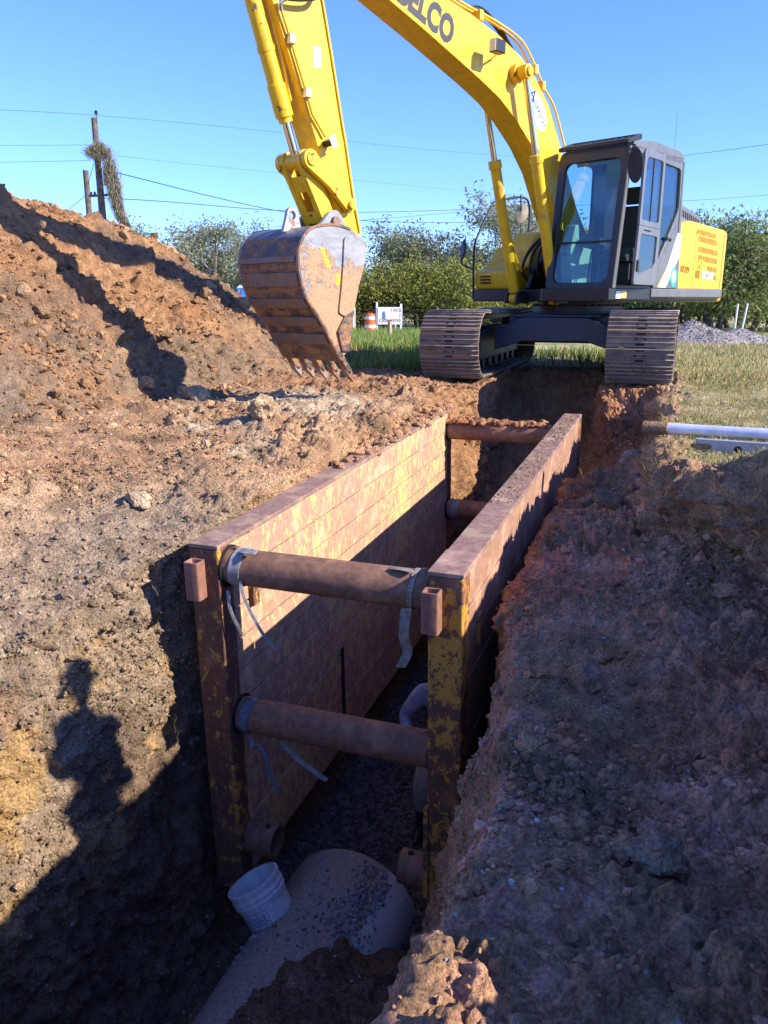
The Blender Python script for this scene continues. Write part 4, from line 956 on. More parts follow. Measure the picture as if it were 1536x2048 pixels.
for sd in (-1, 1):
    xc_ = 1.195 * sd
    mb = MB(); mb.prism(round_poly([(-1.5, .2), (1.5, .2), (1.62, .45), (1.5, .62), (.6, .66), (-.6, .66), (-1.5, .58), (-1.62, .42)], .06), xc_ - .2, xc_ + .2, 'x')
    tr = mb.build('track', navy, EX, bevel=.02)
    for k, (p, t) in enumerate(track_path(50)):
        o = link('track_shoe', shoe_me, tr)
        Xa = Vector((1, 0, 0)); Ya = Vector((0, t[0], t[1])); Za = Xa.cross(Ya)
        m_ = Matrix((Xa, Ya, Za)).transposed().to_4x4(); m_.translation = (xc_, p[0], p[1]); o.matrix_local = m_
        b_ = o.modifiers.new('bevel', 'BEVEL'); b_.width = .003; b_.segments = 1
        if p[0] < -1.2:
            h_ = link('bolt', hole_me, tr); h_.matrix_local = m_
    for yy, nm, rr_ in ((-1.76, 'idler', .34), (1.76, 'sprocket', .35)):
        mb = MB(); mb.cyl((xc_ - .08, yy, .455), (xc_ + .08, yy, .455), rr_, n=32); mb.cyl((xc_ - .19, yy, .455), (xc_ + .19, yy, .455), .16, n=24)
        mb.build(nm, charc, tr, bevel=.01)
    for k in range(7): MB().cyl((xc_ - .17, -1.3 + k * .433, .17), (xc_ + .17, -1.3 + k * .433, .17), .1, n=20).build('roller', charc, tr)
    mb = MB()
    for k, (p, t) in enumerate(track_path(50)):
        Xa = Vector((1, 0, 0)); Ya = Vector((0, t[0], t[1])); Za = Xa.cross(Ya); m_ = Matrix((Xa, Ya, Za)).transposed().to_4x4(); m_.translation = (xc_, p[0], p[1])
        for dx in (-.1, .07): mb.box(dx, dx + .03, -.1, .1, .012, .09, m_)
    mb.build('chain', charc, tr)
mb = MB(); mb.prism(round_poly([(-.84, .34), (-.84, .62), (-.45, .80), (.45, .80), (.84, .62), (.84, .34), (.45, .47), (-.45, .47)], .05), -1.05, -.75, 'y')
mb.prism(round_poly([(-.84, .34), (-.84, .62), (-.45, .80), (.45, .80), (.84, .62), (.84, .34), (.45, .47), (-.45, .47)], .05), .75, 1.05, 'y')
mb.box(-.7, .7, -.76, .76, .44, .83); mb.box(-.6, .6, -.9, -.74, .79, .84)
mb.build('carbody', navy, EX, bevel=.015)
mb = MB(); mb.cyl((UO.x, UO.y, .82), (UO.x, UO.y, .95), .66, n=48); mb.cyl((UO.x, UO.y, .95), (UO.x, UO.y, 1.04), .60, n=48)
for k in range(36): a = 2 * PI * k / 36; mb.cyl((UO.x + .63 * math.cos(a), UO.y + .63 * math.sin(a), .95), (UO.x + .63 * math.cos(a), UO.y + .63 * math.sin(a), .975), .018, n=6)
mb.build('slew_ring', charc, EX, bevel=.006)
# upper frame
mb = U(); mb.prism(round_poly([(1.45, .3), (1.45, 1.27), (-2.05, 1.27), (-2.3, .9), (-2.3, -.9), (-2.0, -1.25), (.94, -1.27), (1.02, -.62), (1.02, .2)], .05), 1.03, 1.2, 'z')
mb.build('upper_frame', charc, EX, bevel=.015)
mb = U(); mb.prism([(1.22, .0), (1.36, .06), (1.36, .17), (1.26, .2), (1.22, .2)], -2.02, .34, 'x', Matrix.Translation((0, 0, 1.03)))
mb.build('side_skirt', greyp, EX, bevel=.012)
mb = U(); mb.prism([(1.22, .02), (1.345, .02), (1.345, .17), (1.22, .17)], .345, 1.46, 'x', Matrix.Translation((0, 0, 1.03)))
mb.build('cab_step', charc, EX, bevel=.012)
mb = U(); mb.box(1.16, 1.28, 1.345, 1.348, 1.07, 1.16); mb.build('sticker', whitep, EX)
mb = U(); mb.box(1.01, 1.15, 1.345, 1.348, 1.075, 1.165); mb.build('sticker', plain('yellow_sticker', (.8, .62, .12), .5), EX)
# engine housing and counterweight
mb = U(); mb.prism(round_poly([(-.5, 1.2), (-.5, 2.10), (-.78, 2.155), (-2.05, 2.09), (-2.05, 1.2)], [.02, .06, .1, .03, .02]), -1.24, 1.295, 'y')
hs = mb.build('engine_housing', yel, EX, bevel=.05, seg=4)
mb = U()
for x0, x1, za, zb in ((-1.06, -1.74, 2.055, 1.985), (-1.12, -1.83, 1.965, 1.885), (-1.15, -1.87, 1.82, 1.74), (-1.16, -1.88, 1.70, 1.62), (-1.52, -1.93, 1.55, 1.475), (-1.52, -1.93, 1.435, 1.36)):
    n_ = int(abs(x1 - x0) / .042); sl_ = -.045
    v_ = U()
    for k in range(n_):
        xa = x0 - k * .042; dz = (xa - x0) * .06
        v_.prism([(xa, za + dz), (xa - .021, za + dz), (xa - .027, zb + dz), (xa - .006, zb + dz)], 1.28, 1.2965, 'y')
    v_.build('louvre', slot_m, hs)
v_ = U()
for x0, x1 in ((-1.04, -1.048), (-2.035, -2.05)): v_.box(x0, x1, 1.2, 1.2975, 1.22, 2.03)
v_.build('panel_seam', dkgrey, hs)
v_ = U(); v_.ring(rrect(-1.33, -1.19, 1.47, 1.63, .015), rrect(-1.31, -1.21, 1.49, 1.61, .012), 1.29, 1.302, 'y'); v_.box(-1.29, -1.235, 1.29, 1.31, 1.51, 1.56); v_.build('latch', yel, hs)
text('00289', .125, Mtext(-.76, 1.2965, 1.475, 3), slot_m, 'lettering', hs, .001, .002)
v_ = U(); v_.box(-.58, -.92, 1.29, 1.2975, 1.32, 1.42); v_.build('sticker', plain('bright_yellow_sticker', (.95, .68, .01), .4), hs)
text('SK210', .155, Mtext(-1.56, 1.2975, 1.405, 3), plain('model_outline', (.25, .25, .27), .5), 'lettering', hs, .001, .012, 1.04)
text('SK210', .155, Mtext(-1.56, 1.2990, 1.405, 3), whitep, 'lettering', hs, .001, .003, 1.04)
v_ = U()
for k in range(4): v_.prism([(-1.13 - k * .04, 1.47), (-1.148 - k * .04, 1.47), (-1.16 - k * .04, 1.36), (-1.142 - k * .04, 1.36)], 1.29, 1.2985, 'y')
v_.build('stripes', slot_m, hs)
mb = U(); hp = [(-2.06, 1.29), (-2.2, 1.27), (-2.38, 1.16), (-2.58, .85), (-2.72, .4)]
mb.prism(hp + [(a, -b_) for a, b_ in hp[::-1]], 1.02, 2.09, 'z'); mb.build('counterweight', yel, EX, bevel=.06, seg=4)
mb = U(); mb.prism(round_poly([(-.52, 2.1), (-.56, 2.33), (-.66, 2.37), (-1.32, 2.25), (-1.45, 2.08)], .03), .55, 1.2, 'y'); vh = mb.build('vent_hood', greyp, EX, bevel=.03, seg=3)
v_ = U()
for k in range(10):
    xa = -.68 - k * .066; zt = 2.305 - k * .0115
    v_.prism([(xa, zt), (xa - .032, zt - .006), (xa - .045, zt - .10), (xa - .013, zt - .094)], 1.19, 1.2035, 'y')
v_.build('louvre', dark_hole, vh)
# right-hand tanks
mb = U(); mb.prism(round_poly([(.88, 1.2), (.92, 1.46), (.68, 1.51), (.38, 1.84), (.1, 1.9), (-.5, 1.9), (-.5, 1.2)], .05), -1.25, -.5, 'y'); tk = mb.build('fuel_tank', yel, EX, bevel=.03, seg=3)
v_ = U()
for k in range(3): v_.box(.90, .925, -1.13, -.95, 1.29 + k * .045, 1.31 + k * .045)
v_.build('louvre', dark_hole, tk)
mb = U(); mb.prism(round_poly([(.64, 1.5), (.64, 1.86), (.46, 2.03), (-.5, 2.08), (-.5, 1.5)], .08), -.85, -.42, 'y'); mb.build('tank_hump', yel, EX, bevel=.04, seg=3)
mb = U(); mb.tube(smooth_path([(.93, -1.25, 1.05), (.94, -1.25, 1.78), (.84, -1.25, 2.02), (.55, -1.25, 2.42), (.38, -1.25, 2.52), (-.4, -1.25, 2.60), (-.45, -1.25, 2.0)], 5), .017, 10); mb.build('handrail', blackp, EX)
mb = U(); mb.tube(smooth_path([(.94, -1.25, 1.5), (1.0, -1.34, 1.54), (1.05, -1.40, 1.6), (1.03, -1.4, 1.74)], 5), .011, 8); ma = mb.build('mirror_arm', blackp, EX)
mb = U(); mb.lathe([(.001, -.02), (.07, -.02), (.085, 0), (.07, .015), (.001, .015)], 24, Matrix.Translation((1.02, -1.40, 1.78)) @ Matrix.Rotation(R(80), 4, 'Y') @ Matrix.Rotation(R(25), 4, 'X') @ Matrix.Diagonal((1.9, 1, 1, 1))); mb.build('mirror', blackp, EX)
mb = U(); mb.lathe([(.001, -.02), (.07, -.02), (.09, 0), (.001, .02)], 24, Matrix.Translation((.2, -.92, 2.33)) @ Matrix.Rotation(R(75), 4, 'Y') @ Matrix.Rotation(R(-35), 4, 'X') @ Matrix.Diagonal((1.6, 1, 1, 1))); mb.build('mirror', plain('tan_mirror', (.5, .42, .3), .4), EX)
mb = U(); mb.tube([(.2, -.92, 1.9), (.22, -.95, 2.6), (.2, -.93, 2.34)], .01, 8); mb.build('mirror_arm', blackp, EX)
# cab
Msh = Matrix(((1, 0, -.125, .125 * 1.2), (0, 1, 0, 0), (0, 0, 1, 0), (0, 0, 0, 1)))
mb = U(); mb.ring(rrect(.36, 1.36, 1.17, 2.92, .09), rrect(.455, 1.265, 1.27, 2.77, .11), 1.36, 1.425, 'x', Msh)
mb.box(1.365, 1.42, .45, 1.27, 1.765, 1.79, Msh); cf = mb.build('cab', charc, EX, bevel=.012)
mb = U(); mb.box(1.385, 1.39, .45, 1.27, 1.26, 2.775, Msh); mb.build('windscreen', glass, cf)
mb = U(); mb.prism(round_poly([(1.14, 2.90), (1.1, 2.965), (.6, 3.02), (-.2, 2.985), (-.33, 2.9)], .05), .38, 1.36, 'y'); rf = mb.build('roof', greyp, cf, bevel=.03, seg=3)
mb = U()
for k in range(11): yy = .40 + k * .091; mb.prism([(1.24, 2.925), (1.27, 2.96), (.98, 3.045), (.95, 3.01)], yy, yy + .018, 'y')
mb.prism([(1.225, 2.92), (1.275, 2.92), (1.275, 2.965), (1.225, 2.965)], .37, 1.36, 'y'); mb.prism([(.93, 3.0), (.98, 3.0), (.98, 3.06), (.93, 3.06)], .37, 1.36, 'y')
for yy in (.37, 1.325): mb.prism([(1.24, 2.92), (1.28, 2.96), (.98, 3.06), (.93, 3.0)], yy, yy + .035, 'y')
mb.build('visor', blackp, rf, bevel=.005)
# left side: front pillar, door standing ajar, rear quarter
mb = U(); mb.prism([(1.19, 2.9), (1.13, 2.9), (1.33, 1.2), (1.41, 1.2)], 1.32, 1.362, 'y'); mb.prism([(1.2, 2.9), (-.3, 2.9), (-.3, 2.84), (1.2, 2.84)], 1.32, 1.36, 'y'); mb.build('pillar', greyp, cf, bevel=.006)
q_o = [(.305, 2.91), (-.31, 2.89), (-.46, 1.21), (.305, 1.21)]; q_i = [(.255, 2.80), (-.235, 2.77), (-.27, 2.25), (.255, 1.53)]
mb = U(); mb.ring(round_poly(q_o, [.02, .1, .02, .02]), round_poly(q_i, [.04, .06, .1, .06]), 1.315, 1.36, 'y'); qp = mb.build('quarter_panel', greyp, cf, bevel=.006)
mb = U(); mb.prism(q_i, 1.33, 1.335, 'y'); mb.build('quarter_glass', glass, qp)
mb = U(); mb.prism([(.3, 1.47), (.14, 1.62), (-.2, 2.02), (-.1, 1.84), (.1, 1.56), (.3, 1.33)], 1.355, 1.3625, 'y'); mb.build('swoosh', plain('dark_swoosh', (.12, .125, .135), .5), qp)
mb = U(); mb.prism([(.16, 1.22), (-.06, 1.5), (-.30, 1.95), (-.405, 1.95), (-.415, 1.66), (-.18, 1.36), (-.06, 1.22)], 1.355, 1.3625, 'y'); mb.build('swoosh', whitep, qp)
mb = U(); mb.prism([(.2, 1.22), (.16, 1.22), (-.03, 1.45), (-.06, 1.5)], 1.355, 1.3632, 'y'); mb.build('swoosh', yel, qp)
mb = U(); mb.prism([(-.28 + .11 * math.cos(R(a)), 1.36 + .135 * math.sin(R(a))) for a in range(0, 360, 15)], 1.355, 1.3645, 'y'); em = mb.build('emblem', teal, qp)
mb = U(); mb.prism([(-.28 + .075 * math.cos(R(a)), 1.37 + .09 * math.sin(R(a))) for a in range(0, 360, 20)], 1.36, 1.366, 'y'); mb.build('emblem_disc', plain('pale_teal', (.35, .6, .55), .5), em)
for xx, zz_ in ((.02, 1.86), (-.07, 1.85)): U().cyl((xx, 1.355, zz_), (xx, 1.378, zz_), .022, n=14).build('bolt', blackp, qp)
Md = Matrix.Translation((.31, 1.365, 0)) @ Matrix.Rotation(R(9), 4, 'Z') @ Matrix.Translation((-.31, -1.365, 0))
mb = U(); dk = 'y'
mb.ring(round_poly([(1.14, 2.86), (.32, 2.88), (.32, 1.96), (1.17, 1.96)], [.1, .04, .01, .01]), round_poly([(1.06, 2.77), (.41, 2.79), (.41, 2.03), (1.09, 2.03)], [.1, .05, .04, .04]), 1.365, 1.40, 'y', Md)
mb.ring(round_poly([(1.17, 1.959), (.32, 1.959), (.32, 1.24), (1.24, 1.24)], [.01, .01, .12, .06]), round_poly([(1.08, 1.86), (.42, 1.86), (.44, 1.48), (1.12, 1.36)], [.04, .04, .08, .05]), 1.365, 1.40, 'y', Md)
dr = mb.build('door', greyp, cf, bevel=.008)
mb = U(); mb.box(.40, 1.09, 1.38, 1.384, 2.02, 2.8, Md); mb.build('door_glass', glass, dr)
mb = U(); mb.prism([(1.09, 1.87), (.41, 1.87), (.43, 1.47), (1.13, 1.35)], 1.38, 1.384, 'y', Md); mb.build('door_glass', glass, dr)
mb = U(); mb.box(1.12, 1.18, 1.40, 1.42, 1.40, 1.54, Md); mb.box(.72, .98, 1.40, 1.412, 1.905, 1.92, Md); mb.build('handle', blackp, dr, bevel=.006)
mb = U(); mb.tube([Md @ Vector(p) for p in ((.74, 1.385, 2.03), (.74, 1.385, 2.78))], .009, 8); mb.build('window_bar', blackp, dr)
for zz_ in (1.42, 2.0, 2.62): U().cyl((.315, 1.375, zz_), (.315, 1.375, zz_ + .1), .018, n=12).build('hinge', blackp, cf)
mb = U(); mb.box(-.32, -.28, .4, 1.32, 1.2, 1.9); mb.build('rear_wall', charc, cf); mb = U(); mb.ring(rrect(.38, 1.36, 1.9, 2.9, .05), rrect(.46, 1.28, 2.0, 2.82, .08), -.32, -.28, 'x'); mb.build('rear_frame', charc, cf)
mb = U(); mb.ring(round_poly([(1.2, 2.9), (-.3, 2.9), (-.3, 1.85), (1.34, 1.85)], .03), round_poly([(1.1, 2.82), (.4, 2.82), (.4, 1.95), (1.24, 1.95)], .08), .37, .41, 'y'); mb.box(-.3, 1.36, .37, .41, 1.2, 1.86); mb.build('right_wall', charc, cf)
mb = U(); mb.box(-.3, 1.38, .41, 1.32, 1.19, 1.24); mb.build('cab_floor', charc, cf)
mb = U(); mb.prism(round_poly([(.05, 2.3), (.12, 2.32), (.22, 1.75), (.62, 1.72), (.66, 1.62), (.6, 1.55), (.1, 1.55)], .04), .62, 1.1, 'y'); mb.box(.1, .5, .66, 1.06, 1.25, 1.55); mb.prism(round_poly([(.0, 2.55), (.08, 2.57), (.12, 2.34), (.04, 2.33)], .03), .74, .98, 'y')
mb.build('seat', plain('seat_cloth', (.05, .05, .052), .9), cf, bevel=.03)
mb = U(); mb.prism(round_poly([(.72, 1.25), (1.2, 1.25), (1.28, 1.7), (1.18, 2.02), (1.1, 2.02), (1.05, 1.75), (.72, 1.72)], .04), .47, .64, 'y'); co_ = mb.build('console', pale, cf, bevel=.02)
v_ = U()
for k in range(7): v_.box(1.2, 1.275, .50, .58, 1.80 - k * .028, 1.788 - k * .028)
v_.build('louvre', dark_hole, co_)
mb = U(); mb.prism(round_poly([(.95, 1.72), (1.15, 1.76), (1.12, 1.85), (.95, 1.8)], .02), .66, .98, 'y'); mb.build('dashboard', plain('dash_grey', (.07, .075, .08), .7), cf, bevel=.01)
for yy in (.78, .92):
    mb = U(); mb.tube([(1.05, yy, 1.24), (1.0, yy, 1.62), (.98, yy + .01, 1.72)], .012, 8); mb.lathe([(.001, -.03), (.02, -.025), (.024, .01), (.001, .03)], 12, Matrix.Translation((.98, yy + .01, 1.74))); mb.build('lever', blackp, cf)
mb = U(); mb.box(1.16, 1.165, 1.03, 1.25, 2.42, 2.8); mb.box(1.17, 1.175, .6, 1.25, 2.72, 2.8); mb.build('boom_reflection', plain('amber_reflection', (.5, .33, .02), .5), cf)  # amber panels standing in for the yellow boom reflected in the windscreen
mb = U(); mb.tube(smooth_path([(1.16, 1.36, 2.86), (1.3, 1.46, 2.88), (1.34, 1.5, 2.84), (1.33, 1.5, 2.72)], 4), .011, 8); mb.build('mirror_arm', blackp, cf)
mb = U(); mb.lathe([(.001, -.03), (.06, -.028), (.09, -.005), (.085, .012), (.001, .012)], 28, Matrix.Translation((1.33, 1.51, 2.64)) @ Matrix.Rotation(R(100), 4, 'Y') @ Matrix.Rotation(R(-30), 4, 'X') @ Matrix.Diagonal((2.3, 1.05, 1, 1))); mb.build('mirror', blackp, cf)
mb = U(); mb.tube([(-.2, 1.25, 2.98), (-.2, 1.25, 3.5)], .002, 6); mb.build('antenna', blackp, cf)
# boom
lo_ = [(.42, 1.5), (.62, 1.68), (.97, 2.12), (1.14, 2.38), (1.36, 2.70), (1.67, 2.99), (2.04, 3.24), (2.36, 3.41), (2.75, 3.55), (3.22, 3.70), (3.73, 3.86), (4.31, 4.03), (5.42, 4.36)]
up_ = [(5.74, 4.5), (5.66, 4.72), (5.45, 4.78), (4.4, 4.52), (3.39, 4.26), (2.97, 4.205), (2.4, 4.09), (1.95, 3.95), (1.62, 3.77), (1.29, 3.5), (.91, 2.96), (.5, 2.33), (.1, 1.9), (.02, 1.68), (.16, 1.52)]
mb = U(); mb.prism(lo_ + up_, -.12, .2, 'y'); bm_ = mb.build('boom', yel, EX, bevel=.008)
mb = U()
for yy in (.206, -.132): mb.tube([(a + .008, yy - .004 if yy > 0 else yy + .008, b_ + .012) for a, b_ in lo_[2:]], .007, 6)
mb.build('weld_seam', yel, bm_)
text('KOBELCO', .385, Mtext(3.92, .2015, 4.115, 16.5), dkgrey, 'lettering', bm_, .001, .02, 1.02, 'CENTER', .77)
ca = Vector((-.69, 0, -.72)); cb = Vector((.72, 0, -.69)); cc = Vector((1.565, 0, 3.41))
mb = U(); n_ = 36
mb.prism([((cc + ca * .285 * math.cos(2 * PI * k / n_) + cb * .155 * math.sin(2 * PI * k / n_)).x, (cc + ca * .285 * math.cos(2 * PI * k / n_) + cb * .155 * math.sin(2 * PI * k / n_)).z) for k in range(n_)], .195, .2025, 'y')
ov = mb.build('oval_sign', whitep, bm_)
a_ = math.degrees(math.atan2(.72, .69))
def on_oval(u_, v_): p = cc + ca * u_ - cb * v_; return p.x, p.z
for s_, ch, u_, v_ in ((.19, 'A', -.185, .035), (.088, 'NDERSON', .045, .02)):
    xx, zz_ = on_oval(u_, v_); text(ch, s_, Mtext(xx, .2030, zz_, a_), dkgrey, 'lettering', ov, .0008, .003 if s_ < .1 else .004, 1.05)
# boom cylinders
PT_ = (2.08, 3.73)
for yy in (.36, -.29):
    f_ = Vector((1.18, yy, 1.07)); p_ = Vector((PT_[0], yy, PT_[1])); d_ = (p_ - f_).normalized(); e_ = f_ + d_ * 1.86
    mb = U(); mb.tube([f_ + d_ * .1, e_ - d_ * .1, e_ - d_ * .1, e_], [.072, .072, .088, .088], 24); mb.cyl((f_.x, yy - .06, f_.z), (f_.x, yy + .06, f_.z), .085, n=24)
    bc = mb.build('boom_cylinder', yel, EX, bevel=.006)
    U().cyl(e_, p_, .042, n=20).build('rod', chrome, bc)
    U().cyl((p_.x, yy - .06, p_.z), (p_.x, yy + .06, p_.z), .085, n=24).build('rod_eye', yel, bc, bevel=.01)
    U().tube(smooth_path([e_ - d_ * .12 + Vector((-.09, 0, .02)), e_ - d_ * .6 + Vector((-.11, 0, -.02)), e_ - d_ * 1.2 + Vector((-.11, .02, 0)), f_ + d_ * .45 + Vector((-.2, .05, -.05))], 4), .016, 10).build('hydraulic_line', yel_dirty, bc)
mb = U(); mb.cyl((PT_[0], -.37, PT_[1]), (PT_[0], .45, PT_[1]), .055, n=24); mb.cyl((PT_[0], .2, PT_[1]), (PT_[0], .285, PT_[1]), .11, n=28); mb.build('boom_pin', yel_dirty, EX, bevel=.008)
for k, yy in enumerate((.10, .155)):
    off = .05 * k
    mb = U(); mb.tube(smooth_path([(3.9 - off, yy, 4.47), (3.2 - off, yy, 4.31), (2.5 - off, yy, 4.25), (1.98 - off, yy, 4.16), (1.72 - off, yy, 4.0), (1.42 - off, yy, 3.72), (1.2 - off, yy, 3.56), (1.06 - off, yy, 3.40), (.84 - off, yy, 3.05)], 5), .015, 10); mb.build('hydraulic_line', yel, bm_)
    mb = U(); mb.tube(smooth_path([(4.2, -.02 + .05 * k, 4.49), (3.4, -.02 + .05 * k, 4.285), (2.4, -.02 + .05 * k, 4.11), (1.95, -.02 + .05 * k, 3.97), (1.3, -.02 + .05 * k, 3.53), (.9, -.02 + .05 * k, 2.98)], 5), .015, 10); mb.build('hydraulic_line', yel, bm_)
for x_, z_ in ((1.42, 3.68), (1.60, 3.84), (2.75, 4.2), (3.3, 4.29)): U().box(x_ - .035, x_ + .035, .06, .2, z_ - .02, z_ + .09).build('clamp', yel_dirty, bm_, bevel=.006)
for k in range(3): mb = U(); mb.tube(smooth_path([(3.0, .0 + .04 * k, 4.24), (2.7, .03 + .04 * k, 4.31 + .02 * k), (2.3, .04 + .03 * k, 4.24), (1.95, .0 + .04 * k, 4.04)], 6), .014, 10); mb.build('hose', blackp, bm_)
mb = U(); mb.box(2.63, 2.81, .36, .47, 3.80, 3.94); lp = mb.build('work_lamp', charc, bm_, bevel=.012)
mb = U(); mb.box(2.805, 2.816, .37, .46, 3.81, 3.93); mb.build('lens', lensm, lp)
mb = U(); mb.tube([(2.56, .2, 3.80), (2.66, .33, 3.80), (2.72, .41, 3.82)], .012, 8); mb.build('bracket', steelp, lp)
# arm
arm_o = [(4.655, 1.56), (4.66, 1.68), (4.72, 1.74), (4.81, 2.08), (4.92, 2.63), (4.95, 2.74), (5.09, 3.38), (5.19, 3.8), (5.42, 4.5), (5.75, 5.35), (6.0, 5.38), (6.24, 5.2), (6.02, 4.3), (5.79, 3.7), (5.64, 3.35), (5.45, 2.93), (5.33, 2.67), (5.26, 2.49), (5.2, 2.32), (5.05, 2.01), (4.86, 1.60), (4.78, 1.52)]
mb = U(); mb.prism(arm_o, -.12, .165, 'y'); ar = mb.build('arm', yel, EX, bevel=.006)
mb = U(); inn = [(a - .022, b_) for a, b_ in arm_o[2:9]]
mb.prism(arm_o[2:9] + inn[::-1], -.14, .185, 'y'); mb.build('flange', yel, ar, bevel=.004)
mb = U(); mb.box(5.22, 5.31, .165, .167, 3.24, 3.42); mb.build('sticker', whitep, ar)
lp_ = [(5.73, .2, 3.66), (5.63, .195, 3.45), (5.44, .195, 3.0), (5.36, .195, 2.80), (5.27, .195, 2.70), (5.2, .2, 2.62)]
mb = U(); mb.tube(lp_, .014, 10); mb.build('hydraulic_line', yel, ar)
for x_, z_ in ((5.61, 3.41), (5.43, 2.98)): U().box(x_ - .045, x_ + .03, .165, .225, z_ - .045, z_ + .045).build('clamp', steelp, ar, bevel=.01)
mb = U(); mb.tube(smooth_path([(5.72, .2, 3.62), (5.74, .22, 3.68), (5.68, .25, 3.72)], 5), .022, 10); mb.build('elbow', chrome, ar)
mb = U(); mb.tube(smooth_path([(5.68, .25, 3.72), (5.5, .27, 3.75), (5.32, .28, 3.82), (5.24, .26, 4.0), (5.26, .24, 4.3)], 6), [.024] * 25, 12); mb.build('hose', plain('hose_grey', (.05, .048, .042), .6), ar)
mb = U(); mb.box(-.045, .045, -.06, .06, -.03, .03, Matrix.Translation((5.17, .225, 2.57)) @ Matrix.Rotation(R(28), 4, 'Y')); l2 = mb.build('work_lamp', charc, ar, bevel=.008)
mb = U(); mb.box(-.04, .04, .06, .064, -.055, .055, Matrix.Translation((5.17, .225, 2.57)) @ Matrix.Rotation(R(28), 4, 'Y')); mb.build('lens', whitep, l2)
# bucket cylinder and linkage
A_ = Vector((5.43, .02, 2.385)); T_ = Vector((6.28, .02, 4.75)); d_ = (A_ - T_).normalized(); e_ = A_ - d_ * .36
mb = U(); mb.tube([T_, e_ - d_ * .34, e_ - d_ * .34, e_ - d_ * .05, e_ - d_ * .05, e_], [.078, .078, .09, .09, .07, .07], 28); bc = mb.build('bucket_cylinder', yel_dirty, EX, bevel=.005)
U().cyl(e_, A_, .045, n=20).build('rod', chrome, bc)
U().tube([T_ + Vector((-.13, .05, 0)), e_ - d_ * .5 + Vector((-.13, .05, 0)), e_ - d_ * .2 + Vector((-.1, .04, 0))], .016, 10).build('hydraulic_line', yel, bc)
for t_ in (.62, 1.3): p_ = e_ - d_ * t_; U().tube([p_, p_ - d_ * .05], [.086, .086], 24).build('band', yel_dirty, bc)
mb = U(); mb.cyl((A_.x, -.24, A_.z), (A_.x, .27, A_.z), .062, n=28); mb.cyl((A_.x, -.12, A_.z), (A_.x, .16, A_.z), .078, n=28); mb.build('link_pin', yel_dirty, EX, bevel=.01)
mb = U(); mb.cyl((A_.x, .265, A_.z), (A_.x, .275, A_.z), .04, n=6)
def bar(mb, p, q, r0, r1, y0, y1, mid=.7):
    p, q = Vector(p), Vector(q); d = (q - p).normalized(); n = Vector((-d.y, d.x)); L_ = (q - p).length; out = []
    for a in range(-90, 91, 22): out.append(q + d * r1 * math.cos(R(a)) + n * r1 * math.sin(R(a)))
    out.append(p + d * L_ * .5 + n * (r0 + r1) / 2 * mid)
    for a in range(90, 271, 22): out.append(p + d * r0 * math.cos(R(a)) + n * r0 * math.sin(R(a)))
    out.append(p + d * L_ * .5 - n * (r0 + r1) / 2 * mid)
    mb.prism([tuple(v_) for v_ in out], y0, y1, 'y')
for y0, y1 in ((.19, .25), (-.215, -.155)):
    mb = U(); bar(mb, (A_.x, A_.z), (4.91, 2.0), .095, .075, y0, y1, .62); mb.build('side_link', yel_dirty, EX, bevel=.008)
mb = U(); mb.cyl((4.91, -.25, 2.0), (4.91, .29, 2.0), .042, n=24); mb.build('link_pin', yel_dirty, EX, bevel=.006)
BP = (5.13, 1.83); hl = U()
for y0, y1 in ((.12, .175), (-.14, -.085)): bar(hl, (A_.x, A_.z), BP, .10, .085, y0, y1, .95)
hd_ = (Vector(BP) - Vector((A_.x, A_.z))); 
def along(t, o): p_ = Vector((A_.x, A_.z)) + hd_ * t; nn = Vector((-hd_.y, hd_.x)).normalized(); return tuple(p_ + nn * o)
for t0, t1 in ((.2, .45), (.78, .97)): hl.prism([along(t0, .045), along(t1, .045), along(t1, .075), along(t0, .075)], -.11, .15, 'y')
for ya, yb in ((-.11, -.045), (.085, .15)): hl.prism([along(.44, .045), along(.79, .045), along(.79, .075), along(.44, .075)], ya, yb, 'y')
hl.build('bucket_link', yel_dirty, EX, bevel=.006)
# bucket
m, nt, b = new_mat('bucket_steel'); v = coord(nt); sx = nt.nodes.new('ShaderNodeSeparateXYZ'); nt.links.new(v, sx.inputs[0])
f = noise(nt, v, 3.2, 9, .68); f2 = noise(nt, v, 40, 5, .7); f3 = noise(nt, coord(nt, (1, 1, 3)), 5, 6)
low = ramp(nt, sx.outputs['Z'], 1.84, .85)
mk = ramp(nt, mathn(nt, 'ADD', mathn(nt, 'MULTIPLY', low, .34), mathn(nt, 'ADD', f, mathn(nt, 'MULTIPLY', f2, .16))), .70, .76)
c = mixc(nt, ramp(nt, f3, .3, .7), (.20, .21, .225), (.31, .315, .325)); c = mixc(nt, mk, c, mixc(nt, ramp(nt, f2, .3, .7), (.33, .17, .085), (.50, .28, .145)))
setc(nt, b, c); b.inputs['Roughness'].default_value = .7; bumpn(nt, b, mathn(nt, 'ADD', mathn(nt, 'MULTIPLY', mk, 1.2), mathn(nt, 'MULTIPLY', f2, .8)), .6, .012); bk_m = m
shell_m = worn('bucket_shell', (.105, .075, .06), (.34, .17, .08), 5, .44, .56, .45, .95, .3, (1, 1, 2.2), (.21, .18, .16), .60, .35)
shell_top = worn('bucket_shell_grey', (.16, .155, .165), (.30, .18, .11), 5, .56, .68, .5, .9, .2)
out_ = [(5.14, 1.745), (5.35, 1.775), (5.57, 1.75), (5.70, 1.70), (5.79, 1.60), (5.835, 1.46), (5.825, 1.31), (5.76, 1.10), (5.65, .95), (5.53, .80), (5.44, .66), (5.30, .455)]
opn = [(5.20, .53), (5.15, .85), (5.04, 1.2), (4.95, 1.44), (4.93, 1.56), (5.0, 1.67)]
osm = [(p.x, p.z) for p in smooth_path([(a, 0, b_) for a, b_ in out_], 5)]
BK = U()
